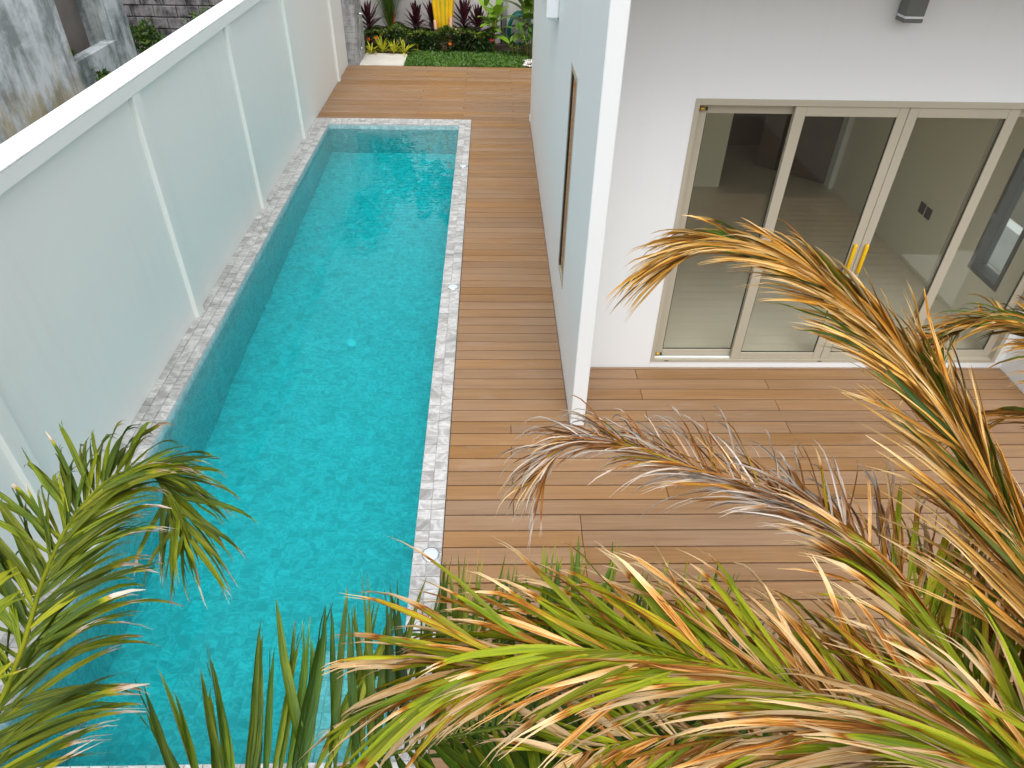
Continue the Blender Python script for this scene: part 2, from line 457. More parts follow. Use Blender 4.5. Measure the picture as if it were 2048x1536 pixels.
class MB:
    """collects shapes in world coordinates and links them as one mesh object"""
    def __init__(self):
        self.v, self.f, self.a, self.s = [], [], [], []
    def add(self, vs, fs, attr=(0.5, 0.5, 0.5, 1), smooth=False):
        b = len(self.v)
        self.v += [tuple(p) for p in vs]
        self.f += [tuple(i + b for i in f) for f in fs]
        if isinstance(attr, list):
            self.a += attr
        else:
            self.a += [attr] * len(vs)
        self.s += [smooth] * len(fs)
        return self
    def box(self, x0, x1, y0, y1, z0, z1, c=0.0, attr=(0.5, 0.5, 0.5, 1)):
        if c <= 0:
            vs = [(x, y, z) for z in (z0, z1) for (x, y) in ((x0, y0), (x1, y0), (x1, y1), (x0, y1))]
            fs = [(3, 2, 1, 0), (4, 5, 6, 7)] + [(i, (i + 1) % 4, 4 + (i + 1) % 4, 4 + i) for i in range(4)]
            return self.add(vs, fs, attr)
        # all twelve edges chamfered
        vs, idx = [], {}
        for ix, x in enumerate((x0, x1)):
            for iy, y in enumerate((y0, y1)):
                for iz, z in enumerate((z0, z1)):
                    sx, sy, sz = (1 - 2 * ix) * c, (1 - 2 * iy) * c, (1 - 2 * iz) * c
                    for ax in range(3):
                        idx[ix, iy, iz, ax] = len(vs)
                        vs.append((x + (0 if ax == 0 else sx), y + (0 if ax == 1 else sy), z + (0 if ax == 2 else sz)))
        g = lambda *k: idx[k]
        fs = []
        for i in (0, 1):
            q = [(i, 0, 0, 0), (i, 1, 0, 0), (i, 1, 1, 0), (i, 0, 1, 0)]
            fs.append(tuple(g(*k) for k in (q if i else q[::-1])))
            q = [(0, i, 0, 1), (0, i, 1, 1), (1, i, 1, 1), (1, i, 0, 1)]
            fs.append(tuple(g(*k) for k in (q if i else q[::-1])))
            q = [(0, 0, i, 2), (1, 0, i, 2), (1, 1, i, 2), (0, 1, i, 2)]
            fs.append(tuple(g(*k) for k in (q if i else q[::-1])))
        for i in (0, 1):
            for j in (0, 1):
                fs.append((g(i, j, 0, 0), g(i, j, 1, 0), g(i, j, 1, 1), g(i, j, 0, 1)))
                fs.append((g(i, 0, j, 0), g(i, 1, j, 0), g(i, 1, j, 2), g(i, 0, j, 2)))
                fs.append((g(0, i, j, 1), g(1, i, j, 1), g(1, i, j, 2), g(0, i, j, 2)))
                for k in (0, 1):
                    fs.append((g(i, j, k, 0), g(i, j, k, 1), g(i, j, k, 2)))
        return self.add(vs, fs, attr)
    def tube(self, pts, rad, n=8, attr=None, cap=True):
        pts = [Vector(p) for p in pts]
        vs, fs, at = [], [], []
        prev = None
        for k, p in enumerate(pts):
            t = (pts[min(k + 1, len(pts) - 1)] - pts[max(k - 1, 0)])
            t = t.normalized() if t.length > 1e-9 else Vector((0, 0, 1))
            if prev is None:
                ref = Vector((0, 0, 1)) if abs(t.z) < 0.9 else Vector((1, 0, 0))
                u = t.cross(ref).normalized()
            else:
                u = (prev - t * prev.dot(t)).normalized()
            prev = u
            w = t.cross(u)
            r = rad[k] if isinstance(rad, (list, tuple)) else rad
            for i in range(n):
                a = 2 * math.pi * i / n
                vs.append(p + (u * math.cos(a) + w * math.sin(a)) * r)
                at.append(attr(k / max(1, len(pts) - 1)) if callable(attr) else (attr or (0.5, 0.5, 0.5, 1)))
        for k in range(len(pts) - 1):
            for i in range(n):
                j = (i + 1) % n
                fs.append((k * n + i, k * n + j, (k + 1) * n + j, (k + 1) * n + i))
        if cap:
            fs.append(tuple(range(n - 1, -1, -1)))
            fs.append(tuple((len(pts) - 1) * n + i for i in range(n)))
        return self.add(vs, fs, at, True)
    def mesh(self, name, m, origin, attr_name='tv'):
        me = bpy.data.meshes.new(name)
        o = Vector(origin)
        me.from_pydata([(p[0] - o.x, p[1] - o.y, p[2] - o.z) for p in self.v], [], self.f)
        me.materials.append(M[m] if isinstance(m, str) else m)
        ca = me.attributes.new(attr_name, 'FLOAT_COLOR', 'POINT')
        flat = [x for a in self.a for x in a]
        ca.data.foreach_set('color', flat)
        me.polygons.foreach_set('use_smooth', self.s)
        me.update()
        return me
    def build(self, name, m, parent=None, attr_name='tv', kind=None, origin=None):
        if origin is None:
            xs, ys, zs = zip(*self.v)
            origin = ((min(xs) + max(xs)) / 2, (min(ys) + max(ys)) / 2, min(zs))
        o = bpy.data.objects.new(name, self.mesh(name, m, origin, attr_name))
        link(o, parent, origin)
        if kind:
            o['kind'] = kind
        return o

def bx(name, m, parent, x0, x1, y0, y1, z0, z1, c=0.0, kind=None):
    return MB().box(x0, x1, y0, y1, z0, z1, c, (rng.random(), rng.random(), rng.random(), 1)).build(name, m, parent, kind=kind)

def rnd4(r=rng):
    return (r.random(), r.random(), r.random(), 1)

def spline(P, n):
    P = [Vector(p) for p in P]
    P = [P[0] * 2 - P[1]] + P + [P[-1] * 2 - P[-2]]
    fine = []
    for i in range(1, len(P) - 2):
        for k in range(12):
            t = k / 12
            a, b, c, d = P[i - 1:i + 3]
            fine.append(0.5 * ((2 * b) + (c - a) * t + (2 * a - 5 * b + 4 * c - d) * t * t + (3 * b - a - 3 * c + d) * t ** 3))
    fine.append(P[-2])
    L = [0]
    for a, b in zip(fine, fine[1:]):
        L.append(L[-1] + (b - a).length)
    out, j = [], 0
    for k in range(n):
        s = L[-1] * k / (n - 1)
        while j < len(L) - 2 and L[j + 1] < s:
            j += 1
        q = (s - L[j]) / max(1e-9, L[j + 1] - L[j])
        out.append(fine[j].lerp(fine[j + 1], min(1, q)))
    return out, L[-1]

# ------------------------------------------------------------------ ground, pool, deck
PX0, PX1, PY0, PY1 = -2.756, -0.544, 1.73, 12.13      # water opening
CX0, CX1, CY0, CY1 = -3.03, -0.344, 1.43, 12.43       # outer edge of the coping
ZW, ZF = -0.075, -1.22

gm = MB()
o4 = [(-300, -300), (300, -300), (300, 300), (-300, 300)]
hole = [(PX0 - 0.2, PY0 - 0.2), (PX1 + 0.15, PY0 - 0.2), (PX1 + 0.15, PY1 + 0.2), (PX0 - 0.2, PY1 + 0.2)]
gm.add([(x, y, -0.16) for x, y in o4 + hole], [(i, (i + 1) % 4, 4 + (i + 1) % 4, 4 + i) for i in range(4)])
tag(gm.build('ground', 'ground_dirt'), kind='structure')

pool = thing('swimming_pool', 'long narrow turquoise pool lined with small marbled grey tiles', None, (-1.65, 6.9, ZF), kind='structure')
sh = MB()
e = 0.003
sh.box(PX0 - 0.2, PX1 + 0.2, PY0 - 0.2, PY1 + 0.2, ZF - 0.25, ZF - e)
sh.build('pool_floor_bed', 'pool_grout', pool)
for nm, a in (('pool_wall_bed', (PX0 - 0.2, PX0 - e, PY0 - 0.2, PY1 + 0.2)), ('pool_wall_bed', (PX1 + e, PX1 + 0.19, PY0 - 0.2, PY1 + 0.2)),
              ('pool_wall_bed', (PX0 - e, PX1 + e, PY0 - 0.2, PY0 - e)), ('pool_wall_bed', (PX0 - e, PX1 + e, PY1 + e, PY1 + 0.2))):
    bx(nm, 'pool_grout', pool, a[0], a[1], a[2], a[3], ZF - e + 0.001, -0.017)
cb = MB()
for a in ((CX0, PX0, CY0, CY1), (PX1, CX1, CY0, CY1), (PX0, PX1, CY0, PY0), (PX0, PX1, PY1, CY1)):
    cb.box(a[0], a[1], a[2], a[3], -0.016, -0.004)
cb.build('coping_bed', 'grout', pool)

CAMP = Vector((0, 0, 4.0))
TILE_MESH = {}
def tile_variants(key, size, n=14, tm='pool_tile'):
    sx, sy, sz = size
    ms = []
    for i in range(n):
        mb = MB().box(-sx / 2, sx / 2, -sy / 2, sy / 2, -sz / 2, sz / 2, 0.0025, rnd4())
        ms.append(mb.mesh(key, tm, (0, 0, 0)))
    TILE_MESH[key] = ms

def lay_tiles(key, cells, size, limit, parent, stuff_name, tm='pool_tile'):
    """cells: centres; the nearest become objects of their own, the rest one mesh"""
    tile_variants(key, size, tm=tm)
    cells = sorted(cells, key=lambda p: (Vector(p[:3]) - CAMP).length)
    rest = MB()
    for k, p in enumerate(cells):
        wob = rng.uniform(-0.0012, 0.0012)
        if k < limit:
            o = bpy.data.objects.new(key, rng.choice(TILE_MESH[key]))
            link(o, parent, (p[0], p[1], p[2] + (wob if size[2] < 0.05 else 0)))
        else:
            sx, sy, sz = (s / 2 for s in size)
            # top five faces only matter; plain little boxes
            rest.box(p[0] - sx, p[0] + sx, p[1] - sy, p[1] + sy, p[2] - sz, p[2] + sz, 0, rnd4())
    if rest.v:
        rest.build(stuff_name, tm, parent, kind='stuff')

T = 0.1
g_ = 0.004
cop = []
ny = int(round((CY1 - CY0) / T))
for j in range(ny):
    yc = CY0 + (j + 0.5) * T
    for xc in (PX1 + 0.05, PX1 + 0.15):
        cop.append((xc, yc, -0.001))
    for xc in (PX0 - 0.05, PX0 - 0.15):
        cop.append((xc, yc, -0.001))
for i in range(22):
    xc = PX0 + (i + 0.5) * (PX1 - PX0) / 22
    for yc in (PY1 + 0.05, PY1 + 0.15, PY1 + 0.25, PY0 - 0.05, PY0 - 0.15, PY0 - 0.25):
        cop.append((xc, yc, -0.001))
lay_tiles('coping_tile', cop, (T - g_, T - g_, 0.014), 300, pool, 'far_coping_tiles', 'marble_tile')
lay_tiles('cut_coping_tile', [(PX0 - 0.2 - 0.037, CY0 + (j + 0.5) * T, -0.001) for j in range(ny)], (0.07, T - g_, 0.014), 110, pool, 'cut_tiles', 'marble_tile')

fl = []
nyp = int(round((PY1 - PY0) / T))
for j in range(nyp):
    for i in range(22):
        fl.append((PX0 + (i + 0.5) * (PX1 - PX0) / 22, PY0 + (j + 0.5) * T, ZF - 0.006))
vis = [p for p in fl if p[1] > 2.3]
hid = [p for p in fl if p[1] <= 2.3]
vis.sort(key=lambda p: (Vector(p) - CAMP).length)
lay_tiles('floor_tile', vis, (T - g_, T - g_, 0.012), 300, pool, 'pool_floor_tiling')
rest = MB()
for p in hid:
    s = (T - g_) / 2
    rest.box(p[0] - s, p[0] + s, p[1] - s, p[1] + s, p[2] - 0.006, p[2] + 0.006, 0, rnd4())
rest.build('near_floor_tiling', 'pool_tile', pool, kind='stuff')
nz = 12
th = (-0.02 - ZF) / nz
wl = []
for j in range(nyp):
    for k in range(nz):
        wl.append((PX0 - 0.005, PY0 + (j + 0.5) * T, ZF + (k + 0.5) * th))
near_w = [p for p in wl if 3.2 < p[1] < 6.6 and p[2] > -1.2]
lay_tiles('wall_tile', near_w, (0.012, T - g_, th - g_), 300, pool, 'middle_wall_tiling')
nw = set(near_w)
rest = MB()
for p in wl:
    if p not in nw:
        rest.box(p[0] - 0.006, p[0] + 0.006, p[1] - 0.048, p[1] + 0.048, p[2] - th / 2 + 0.002, p[2] + th / 2 - 0.002, 0, rnd4())
    q = (PX1 + 0.005, p[1], p[2])
    rest.box(q[0] - 0.006, q[0] + 0.006, q[1] - 0.048, q[1] + 0.048, q[2] - th / 2 + 0.002, q[2] + th / 2 - 0.002, 0, rnd4())
for i in range(22):
    xc = PX0 + (i + 0.5) * (PX1 - PX0) / 22
    for k in range(nz):
        zc = ZF + (k + 0.5) * th
        for yc in (PY0 - 0.005, PY1 + 0.005):
            rest.box(xc - 0.048, xc + 0.048, yc - 0.006, yc + 0.006, zc - th / 2 + 0.002, zc + th / 2 - 0.002, 0, rnd4())
rest.build('pool_wall_tiling', 'pool_tile', pool, kind='stuff')
# shallow ledge in the near right corner
lg = MB()
LX0, LY1, LZ = -1.14, 2.58, -0.42
lg.box(LX0 + 0.012, PX1 - 0.014, PY0 + 0.014, LY1 - 0.012, ZF + 0.004, LZ - 0.008)
lg.build('ledge_core', 'pool_grout', pool)
lt = MB()
for i in range(6):
    for j in range(8):
        x = LX0 + (i + 0.5) * 0.098
        y = PY0 + 0.02 + (j + 0.5) * 0.104
        lt.box(x - 0.047, x + 0.047, y - 0.05, y + 0.05, LZ - 0.0075, LZ, 0.002, rnd4())
    for k in range(8):
        z = ZF + 0.01 + (k + 0.5) * 0.098
        x = LX0 + (i + 0.5) * 0.098
        lt.box(x - 0.047, x + 0.047, LY1 - 0.0115, LY1, z - 0.047, z + 0.047, 0, rnd4())
for j in range(8):
    for k in range(8):
        z = ZF + 0.01 + (k + 0.5) * 0.098
        y = PY0 + 0.02 + (j + 0.5) * 0.104
        lt.box(LX0, LX0 + 0.0115, y - 0.05, y + 0.05, z - 0.047, z + 0.047, 0, rnd4())
lt.build('ledge_tiling', 'pool_tile', pool, kind='stuff')
# inlets on the floor
for (x, y) in ((-1.608, 10.578), (-1.607, 6.667)):
    MB().tube([(x, y, ZF + 0.002), (x, y, ZF + 0.016), (x, y, ZF + 0.022)], [0.062, 0.060, 0.035], 18).build('floor_inlet', 'lamp_white', pool)
wb = MB().box(PX0 - 0.006, PX1 + 0.006, PY0 - 0.006, PY1 + 0.006, ZF - 0.008, ZW)
tag(wb.build('water', 'pool_water'), kind='structure')

# flush lights in the right coping
for k, (y, lab) in enumerate(((3.114, 'round white flush light in the pool coping closest to the palm fronds'),
                              (6.757, 'round white flush light halfway along the pool coping, level with the slit window'),
                              (10.29, 'round white flush light in the coping close to the far end of the pool'))):
    t = thing('coping_light', lab, 'light', (-0.42, y, 0.006), 'flush lights along the pool coping')
    MB().tube([(-0.42, y, 0.0065), (-0.42, y, 0.013), (-0.42, y, 0.017)], [0.056, 0.054, 0.046], 24).build('lens', 'lens_glass', t)
    MB().tube([(-0.42, y, 0.0062), (-0.42, y, 0.0105)], [0.062, 0.060], 24).build('rim', 'chrome', t)

# deck
deck = thing('deck', 'brown timber deck of long narrow boards beside the pool', None, (0, 6, 0), kind='structure')
P_ = 0.1493
Y_LINE = 3.776
gap = 0.0115
def boards(x0, x1, y0, y1, joints):
    j = math.floor((y0 - Y_LINE) / P_)
    while Y_LINE + j * P_ < y1 - 0.01:
        a, b = Y_LINE + j * P_ + gap / 2, Y_LINE + (j + 1) * P_ - gap / 2
        a, b = max(a, y0), min(b, y1)
        if b - a > 0.02:
            cuts = [x0] + sorted(x for x in joints(j, (a + b) / 2) if x0 + 0.05 < x < x1 - 0.05) + [x1]
            for c0, c1 in zip(cuts, cuts[1:]):
                dz = rng.uniform(-0.0012, 0.0012)
                bx('deck_board', 'deck_wood', deck, c0 + (0.002 if c0 != x0 else 0), c1 - (0.002 if c1 != x1 else 0), a, b, -0.024 + dz, 0.0 + dz, 0.002)
        j += 1
def j_patio(j, y):
    out = []
    if y < 3.45:
        out.append(0.66 + (0.004 if j % 2 else 0))
        if j % 2:
            out.append(2.56)
        else:
            out.append(3.35)
    else:
        if j % 2 == 0:
            out.append(0.17)
            out.append(2.56)
        else:
            out.append(1.364)
            out.append(3.75)
    return out
XH = 0.678
boards(CX1 + 0.006, 4.915, 1.35, 4.476, j_patio)
boards(CX1 + 0.006, XH - 0.006, 4.476, 12.43, lambda j, y: [])
boards(XH + 0.126, 4.915, 4.476, 5.303, j_patio)
boards(CX0 + 0.006, 3.2, 12.436, 15.87, lambda j, y: [(-1.3, 0.4, -0.5)[j % 3]])
db = MB()
for a in ((CX1, 4.915, 1.36, 4.476), (CX1, XH, 4.476, 12.43), (XH + 0.12, 4.915, 4.476, 5.288), (CX0, 3.2, 12.43, 15.86)):
    db.box(a[0] + 0.004, a[1] - 0.004, a[2], a[3], -0.05, -0.028)
db.build('deck_underlay', 'gap_dark', deck)
nb = MB()
nb.box(-3.1, 4.9, -2.2, 1.33, -0.158, -0.05)
tag(nb.build('planting_bed', 'soil'), kind='structure')

# ------------------------------------------------------------------ boundary wall on the left
bw = thing('boundary_wall', 'tall pale rendered boundary wall with posts and white cap along the pool', 'wall', (-3.1, 8, -0.1))
XP, XB, ZB, ZC = -3.03, -2.985, 2.185, 2.305
posts = [-4.6, -1.95, 0.7, 3.3, 6.205, 8.825, 11.45, 14.72]
ends = [-5.0] + posts + [15.93]
bx('wall_core', 'fence_paint', bw, -3.19, -3.075, -5.0, 15.95, -0.15, ZB)
pw = 0.15
for k in range(len(posts) + 1):
    a = -5.0 if k == 0 else posts[k - 1] + pw / 2
    b = 15.93 if k == len(posts) else posts[k] - pw / 2
    bx('wall_panel', 'fence_paint', bw, -3.0745, XP, a + 0.001, b - 0.001, -0.15, ZB - 0.001)
for y in posts:
    bx('post', 'fence_paint', bw, -3.0745, XB, y - pw / 2, y + pw / 2, -0.15, ZB - 0.001, 0.004)
bx('top_beam', 'fence_paint', bw, -3.20, XB + 0.003, -5.0, 15.94, ZB, ZC - 0.012, 0.004)
bx('cap', 'cap_paint', bw, -3.215, XB + 0.006, -5.0, 15.95, ZC - 0.0115, ZC + 0.006, 0.005)

# ------------------------------------------------------------------ house
hs_ = thing('house', 'white modern house with projecting side walls and sliding glass doors onto the deck', 'house', (2.8, 8.5, 0))
ZR = 3.6
W0, W1 = 0.678, 0.798
E0, E1 = 4.92, 5.04
YF0, YF1 = 5.31, 5.43
YB = 12.47
SL = (5.78, 6.28, 0.565, 2.465)          # slit window y0 y1 z0 z1
def side_wall(x0, x1):
    mb = MB()
    c = 0.006
    mb.box(x0, x1, 4.476, SL[0], -0.12, ZR, 0.006)
    mb.build('side_wall', 'house_paint', hs_)
    mb = MB()
    mb.box(x0, x1, SL[1], YB, -0.12, ZR, 0.0)
    mb.box(x0, x1, SL[0], SL[1], -0.12, SL[2], 0.0)
    mb.box(x0, x1, SL[0], SL[1], SL[3], ZR, 0.0)
    mb.build('side_wall', 'house_paint', hs_)
side_wall(W0, W1)
side_wall(E0, E1)
DX0, DX1, DZ0, DZ1 = 1.507, 4.835, 0.06, 2.468
bx('front_wall', 'house_paint', hs_, W1 + 0.0005, DX0, YF0, YF1, -0.12, ZR)
bx('front_wall', 'house_paint', hs_, DX1, E0 - 0.0005, YF0, YF1, -0.12, ZR)
bx('front_wall', 'house_paint', hs_, DX0 + 0.0003, DX1 - 0.0003, YF0, YF1, DZ1, ZR)
bx('threshold', 'house_paint', hs_, DX0 + 0.001, DX1 - 0.001, YF0 - 0.001, YF1, -0.12, DZ0 - 0.001, 0.002)
bx('eave', 'house_paint', hs_, W1 + 0.001, E0 - 0.001, 4.6, 5.309, ZR - 0.12, ZR + 0.1)
bx('roof', 'house_paint', hs_, W0 - 0.001, E1 + 0.001, 5.302, YB + 0.001, ZR + 0.001, ZR + 0.2)
bx('back_wall', 'house_paint', hs_, W1 + 0.0005, E0 - 0.0005, YB - 0.12, YB - 0.001, -0.12, ZR)
bx('corner_plinth', 'house_paint', hs_, W0 - 0.012, W0 + 0.03, YB - 0.05, YB + 0.012, -0.02, 0.09, 0.004)
# rooms behind the doors
ZI = 0.05
bx('room_floor', 'room_floor', hs_, W1 + 0.001, E0 - 0.001, YF1 + 0.001, YB - 0.122, -0.1, ZI)
bx('ceiling', 'room_paint', hs_, W1 + 0.001, E0 - 0.001, YF1 + 0.001, YB - 0.122, 2.75, 2.85)
lin = MB()
lin.box(W1 + 0.001, W1 + 0.03, YF1 + 0.001, 12.3, ZI, 2.74)
lin.build('room_wall', 'room_paint', hs_)
lin = MB()
lin.box(E0 - 0.03, E0 - 0.001, SL[1] + 0.01, 12.3, ZI, 2.74)
lin.box(E0 - 0.03, E0 - 0.001, YF1 + 0.001, SL[0] - 0.01, ZI, 2.74)
lin.box(E0 - 0.03, E0 - 0.001, SL[0] - 0.01, SL[1] + 0.01, ZI, SL[2] - 0.01)
lin.box(E0 - 0.03, E0 - 0.001, SL[0] - 0.01, SL[1] + 0.01, SL[3] + 0.01, 2.74)
lin.build('room_wall', 'room_paint', hs_)
lin = MB()
lin.box(W1 + 0.031, 3.235, 9.5, 9.6, ZI, 2.74)
lin.box(3.235, 4.80, 9.5, 9.6, 2.2, 2.74)
lin.box(4.86, E0 - 0.031, 9.5, 9.6, ZI, 2.74)
lin.build('room_wall', 'room_paint', hs_)
bx('inner_room_wall', 'door_brown', hs_, W1 + 0.031, E0 - 0.031, 11.2, 11.3, ZI, 2.74)
bx('inner_room_wall', 'door_brown', hs_, 2.9, 3.0, 9.6, 11.2, ZI, 2.74)
bx('door_jamb', 'lamp_white', hs_, 4.80, 4.859, 9.47, 9.63, ZI, 2.2, 0.004)
lf = MB()
a, b = Vector((4.80, 9.64, 0)), Vector((4.02, 10.35, 0))
d = (b - a).normalized()
n_ = Vector((-d.y, d.x, 0)) * 0.02
vs = []
for z in (ZI + 0.01, 2.18):
    for p in (a - n_, b - n_, b + n_, a + n_):
        vs.append((p.x, p.y, z))
lf.add(vs, [(3, 2, 1, 0), (4, 5, 6, 7), (0, 1, 5, 4), (1, 2, 6, 5), (2, 3, 7, 6), (3, 0, 4, 7)])
lf.build('room_door', 'door_brown', hs_)
for (y, z) in ((7.36, 0.65), (7.22, 0.65)):
    bx('wall_socket', 'socket_dark', hs_, E0 - 0.042, E0 - 0.0305, y - 0.055, y + 0.055, z, z + 0.12, 0.003)
bx('wall_socket', 'socket_dark', hs_, 2.55, 2.80, 9.486, 9.4995, 1.55, 1.68, 0.003)
# sliding doors
AL = 'aluminium_taupe'
fr = MB()
FY0 = YF0 - 0.006
fr.box(DX0, DX0 + 0.035, FY0, YF1, DZ0, DZ1)
fr.box(DX1 - 0.035, DX1, FY0, YF1, DZ0, DZ1)
fr.box(DX0 + 0.035, DX1 - 0.035, FY0, YF1, DZ1 - 0.045, DZ1)
fr.box(DX0 + 0.035, DX1 - 0.035, FY0, YF1, DZ0, DZ0 + 0.028)
fr.build('door_frame', AL, hs_)
bx('door_track', 'lamp_white', hs_, DX0 + 0.036, 2.30, YF0 + 0.022, YF0 + 0.04, DZ0 + 0.0285, DZ0 + 0.04)
for x in (1.66, 3.13):
    bx('drain_slot', 'rubber', hs_, x - 0.02, x + 0.02, FY0 - 0.002, FY0 + 0.004, DZ0 + 0.009, DZ0 + 0.017)
def leaf_door(x0, x1, y, sl, sr):
    z0, z1 = DZ0 + 0.029, DZ1 - 0.046
    t = 0.036
    rw = 0.075
    mb = MB()
    mb.box(x0, x0 + sl, y, y + t, z0, z1, 0.003)
    mb.box(x1 - sr, x1, y, y + t, z0, z1, 0.003)
    mb.box(x0 + sl + 0.0004, x1 - sr - 0.0004, y + 0.0005, y + t - 0.0005, z1 - rw, z1, 0.0025)
    mb.box(x0 + sl + 0.0004, x1 - sr - 0.0004, y + 0.0005, y + t - 0.0005, z0, z0 + rw, 0.0025)
    f = mb.build('sliding_door', AL, hs_)
    bx('glass_pane', 'door_glass', f, x0 + sl, x1 - sr, y + t * 0.5 - 0.003, y + t * 0.5 + 0.003, z0 + rw, z1 - rw)
    g = MB()
    q = 0.007
    g.box(x0 + sl, x0 + sl + q, y + 0.010, y + 0.0145, z0 + rw, z1 - rw)
    g.box(x1 - sr - q, x1 - sr, y + 0.010, y + 0.0145, z0 + rw, z1 - rw)
    g.box(x0 + sl + q, x1 - sr - q, y + 0.010, y + 0.0145, z0 + rw, z0 + rw + q)
    g.build('gasket', 'rubber', f)
    return f
YFR, YBK = YF0 + 0.003, YF0 + 0.052
leaf_door(DX0 + 0.037, 2.345, YBK, 0.075, 0.07)
f2 = leaf_door(2.268, 3.128, YFR, 0.085, 0.075)
f3 = leaf_door(3.132, 3.98, YFR, 0.075, 0.085)
leaf_door(3.90, DX1 - 0.037, YBK, 0.07, 0.075)
for f, x in ((f2, 3.078), (f3, 3.178)):
    h = MB()
    n = 10
    prof = [(1.03, 0.0), (1.033, 0.020), (1.045, 0.030), (1.27, 0.030), (1.290, 0.020), (1.297, 0.0)]
    for zz, rr in ():
        pass
    h.tube([(x, YFR - 0.012, 1.025), (x, YFR - 0.014, 1.032), (x, YFR - 0.016, 1.045), (x, YFR - 0.016, 1.285), (x, YFR - 0.014, 1.298), (x, YFR - 0.012, 1.305)],
           [0.008, 0.014, 0.017, 0.017, 0.014, 0.008], 10)
    h.build('handle', 'yellow_plastic', f)
for z in (DZ0 + 0.062, DZ1 - 0.085):
    s = MB()
    s.tube([(1.56, YBK - 0.012, z), (1.60, YBK - 0.012, z)], [0.016, 0.012], 8)
    s.build('door_stop', 'brass', hs_)
    MB().tube([(1.601, YBK - 0.012, z), (1.615, YBK - 0.012, z)], [0.013, 0.013], 8).build('stop_bumper', 'rubber', hs_)
# slit windows
for x0, x1 in ((W0, W1), (E0, E1)):
    mb = MB()
    a, b = x0 + 0.012, x1 - 0.012
    if x0 == W0:
        a, b = x0 - 0.003, x0 + 0.03
    else:
        a, b = x0 - 0.034, x1 + 0.004
    y0, y1, z0, z1 = SL
    w = 0.045
    mb.box(a, b, y0, y0 + w, z0, z1)
    mb.box(a, b, y1 - w, y1, z0, z1)
    mb.box(a, b, y0 + w, y1 - w, z0, z0 + w)
    mb.box(a, b, y0 + w, y1 - w, z1 - w, z1)
    if x0 == W0:
        gk = MB()
        gk.box(x0 - 0.0005, x0 + 0.004, y1 - w - 0.07, y1 - w - 0.001, z0 + w, z1 - w)
        gk.box(x0 - 0.0005, x0 + 0.004, y0 + w + 0.001, y0 + w + 0.03, z0 + w, z1 - w)
    f = mb.build('slit_window', AL if x0 == W0 else 'grey_metal', hs_)
    if x0 == W0:
        gk.build('gasket', 'rubber', f)
    gx = x0 + 0.009 if x0 == W0 else (x0 + x1) / 2
    bx('glass_pane', 'slit_glass', f, gx - 0.003, gx + 0.003, y0 + w, y1 - w, z0 + w, z1 - w)
# wall lamp and white casing
wl_t = thing('wall_light', 'grey box wall light mounted high above the sliding glass doors', 'wall light', (2.85, 5.25, 3.0))
bx('housing', 'grey_metal', wl_t, 2.785, 2.917, 5.175, 5.295, 3.055, 3.36, 0.004)
bx('mount', 'grey_metal', wl_t, 2.80, 2.90, 5.295, 5.309, 3.09, 3.32)
bx('diffuser', 'lamp_white', wl_t, 2.788, 2.914, 5.178, 5.292, 3.041, 3.0545)
bx('trim_ring', 'grey_metal', wl_t, 2.785, 2.917, 5.175, 5.295, 3.015, 3.0405, 0.003)
vt = thing('wall_casing', 'white rounded casing fixed high on the side wall facing the pool', 'casing', (0.64, 8.2, 2.5))
bx('cover', 'lamp_white', vt, 0.55, 0.677, 7.75, 8.58, 2.50, 2.80, 0.02)
bx('lip', 'lamp_white', vt, 0.57, 0.676, 7.80, 8.53, 2.485, 2.499)

# low wall of the next plot, seen through the slit window
nwl = thing('side_boundary_wall', 'low white boundary wall seen through the slit window of the house', 'wall', (6.0, 7, -0.1))
bx('wall_panel', 'house_paint', nwl, 6.05, 6.15, 3, 12, -0.15, 0.42)
bx('cap', 'cap_paint', nwl, 6.02, 6.18, 3, 12, 0.4205, 0.47, 0.004)
bx('side_path', 'paving', None, 5.05, 6.04, 3, 12, -0.155, -0.03)['kind'] = 'structure'

# ------------------------------------------------------------------ far garden
bx('paving', 'paving', None, -2.79, -1.86, 15.885, 16.86, -0.15, 0.012, 0.006)['kind'] = 'structure'
bx('garden_bed', 'soil', None, -3.4, 4.0, 17.15, 18.0, -0.15, 0.0)['kind'] = 'structure'
bx('lawn', 'soil', None, -1.855, 1.6, 15.885, 17.149, -0.15, -0.012)['kind'] = 'structure'
bx('planter_soil', 'soil', None, -2.8, -1.86, 16.865, 17.149, -0.15, 0.0)['kind'] = 'structure'
gw = thing('garden_wall', 'pale grey garden wall behind the tropical planting', 'wall', (0, 18.1, -0.1))
bx('wall_panel', 'garden_paint', gw, -3.3, 5.2, 18.02, 18.15, -0.15, 1.9)
bx('cap', 'garden_paint', gw, -3.32, 5.22, 17.99, 18.18, 1.901, 1.97, 0.005)

def blade(mb, base, d, L, w, droop, attr, n=3, wdir=None, r=rng):
    p = Vector(base)
    d = Vector(d).normalized()
    wv = wdir or d.cross(Vector((0, 0, 1)))
    wv = wv.normalized() if wv.length > 1e-4 else Vector((1, 0, 0))
    vs, fs = [], []
    prof = (0.55, 1.0, 0.8, 0.04) if n == 3 else None
    for k in range(n + 1):
        u = k / n
        ww = w * (prof[k] if prof else (min(1, 0.35 + u * 2.2) * (1 - u ** 3.2) + 0.02))
        vs += [p - wv * ww / 2, p + wv * ww / 2]
        p = p + d * (L / n)
        d = (d + Vector((0, 0, -droop / n))).normalized()
    for k in range(n):
        fs.append((2 * k, 2 * k + 1, 2 * k + 3, 2 * k + 2))
    mb.add(vs, fs, attr, True)

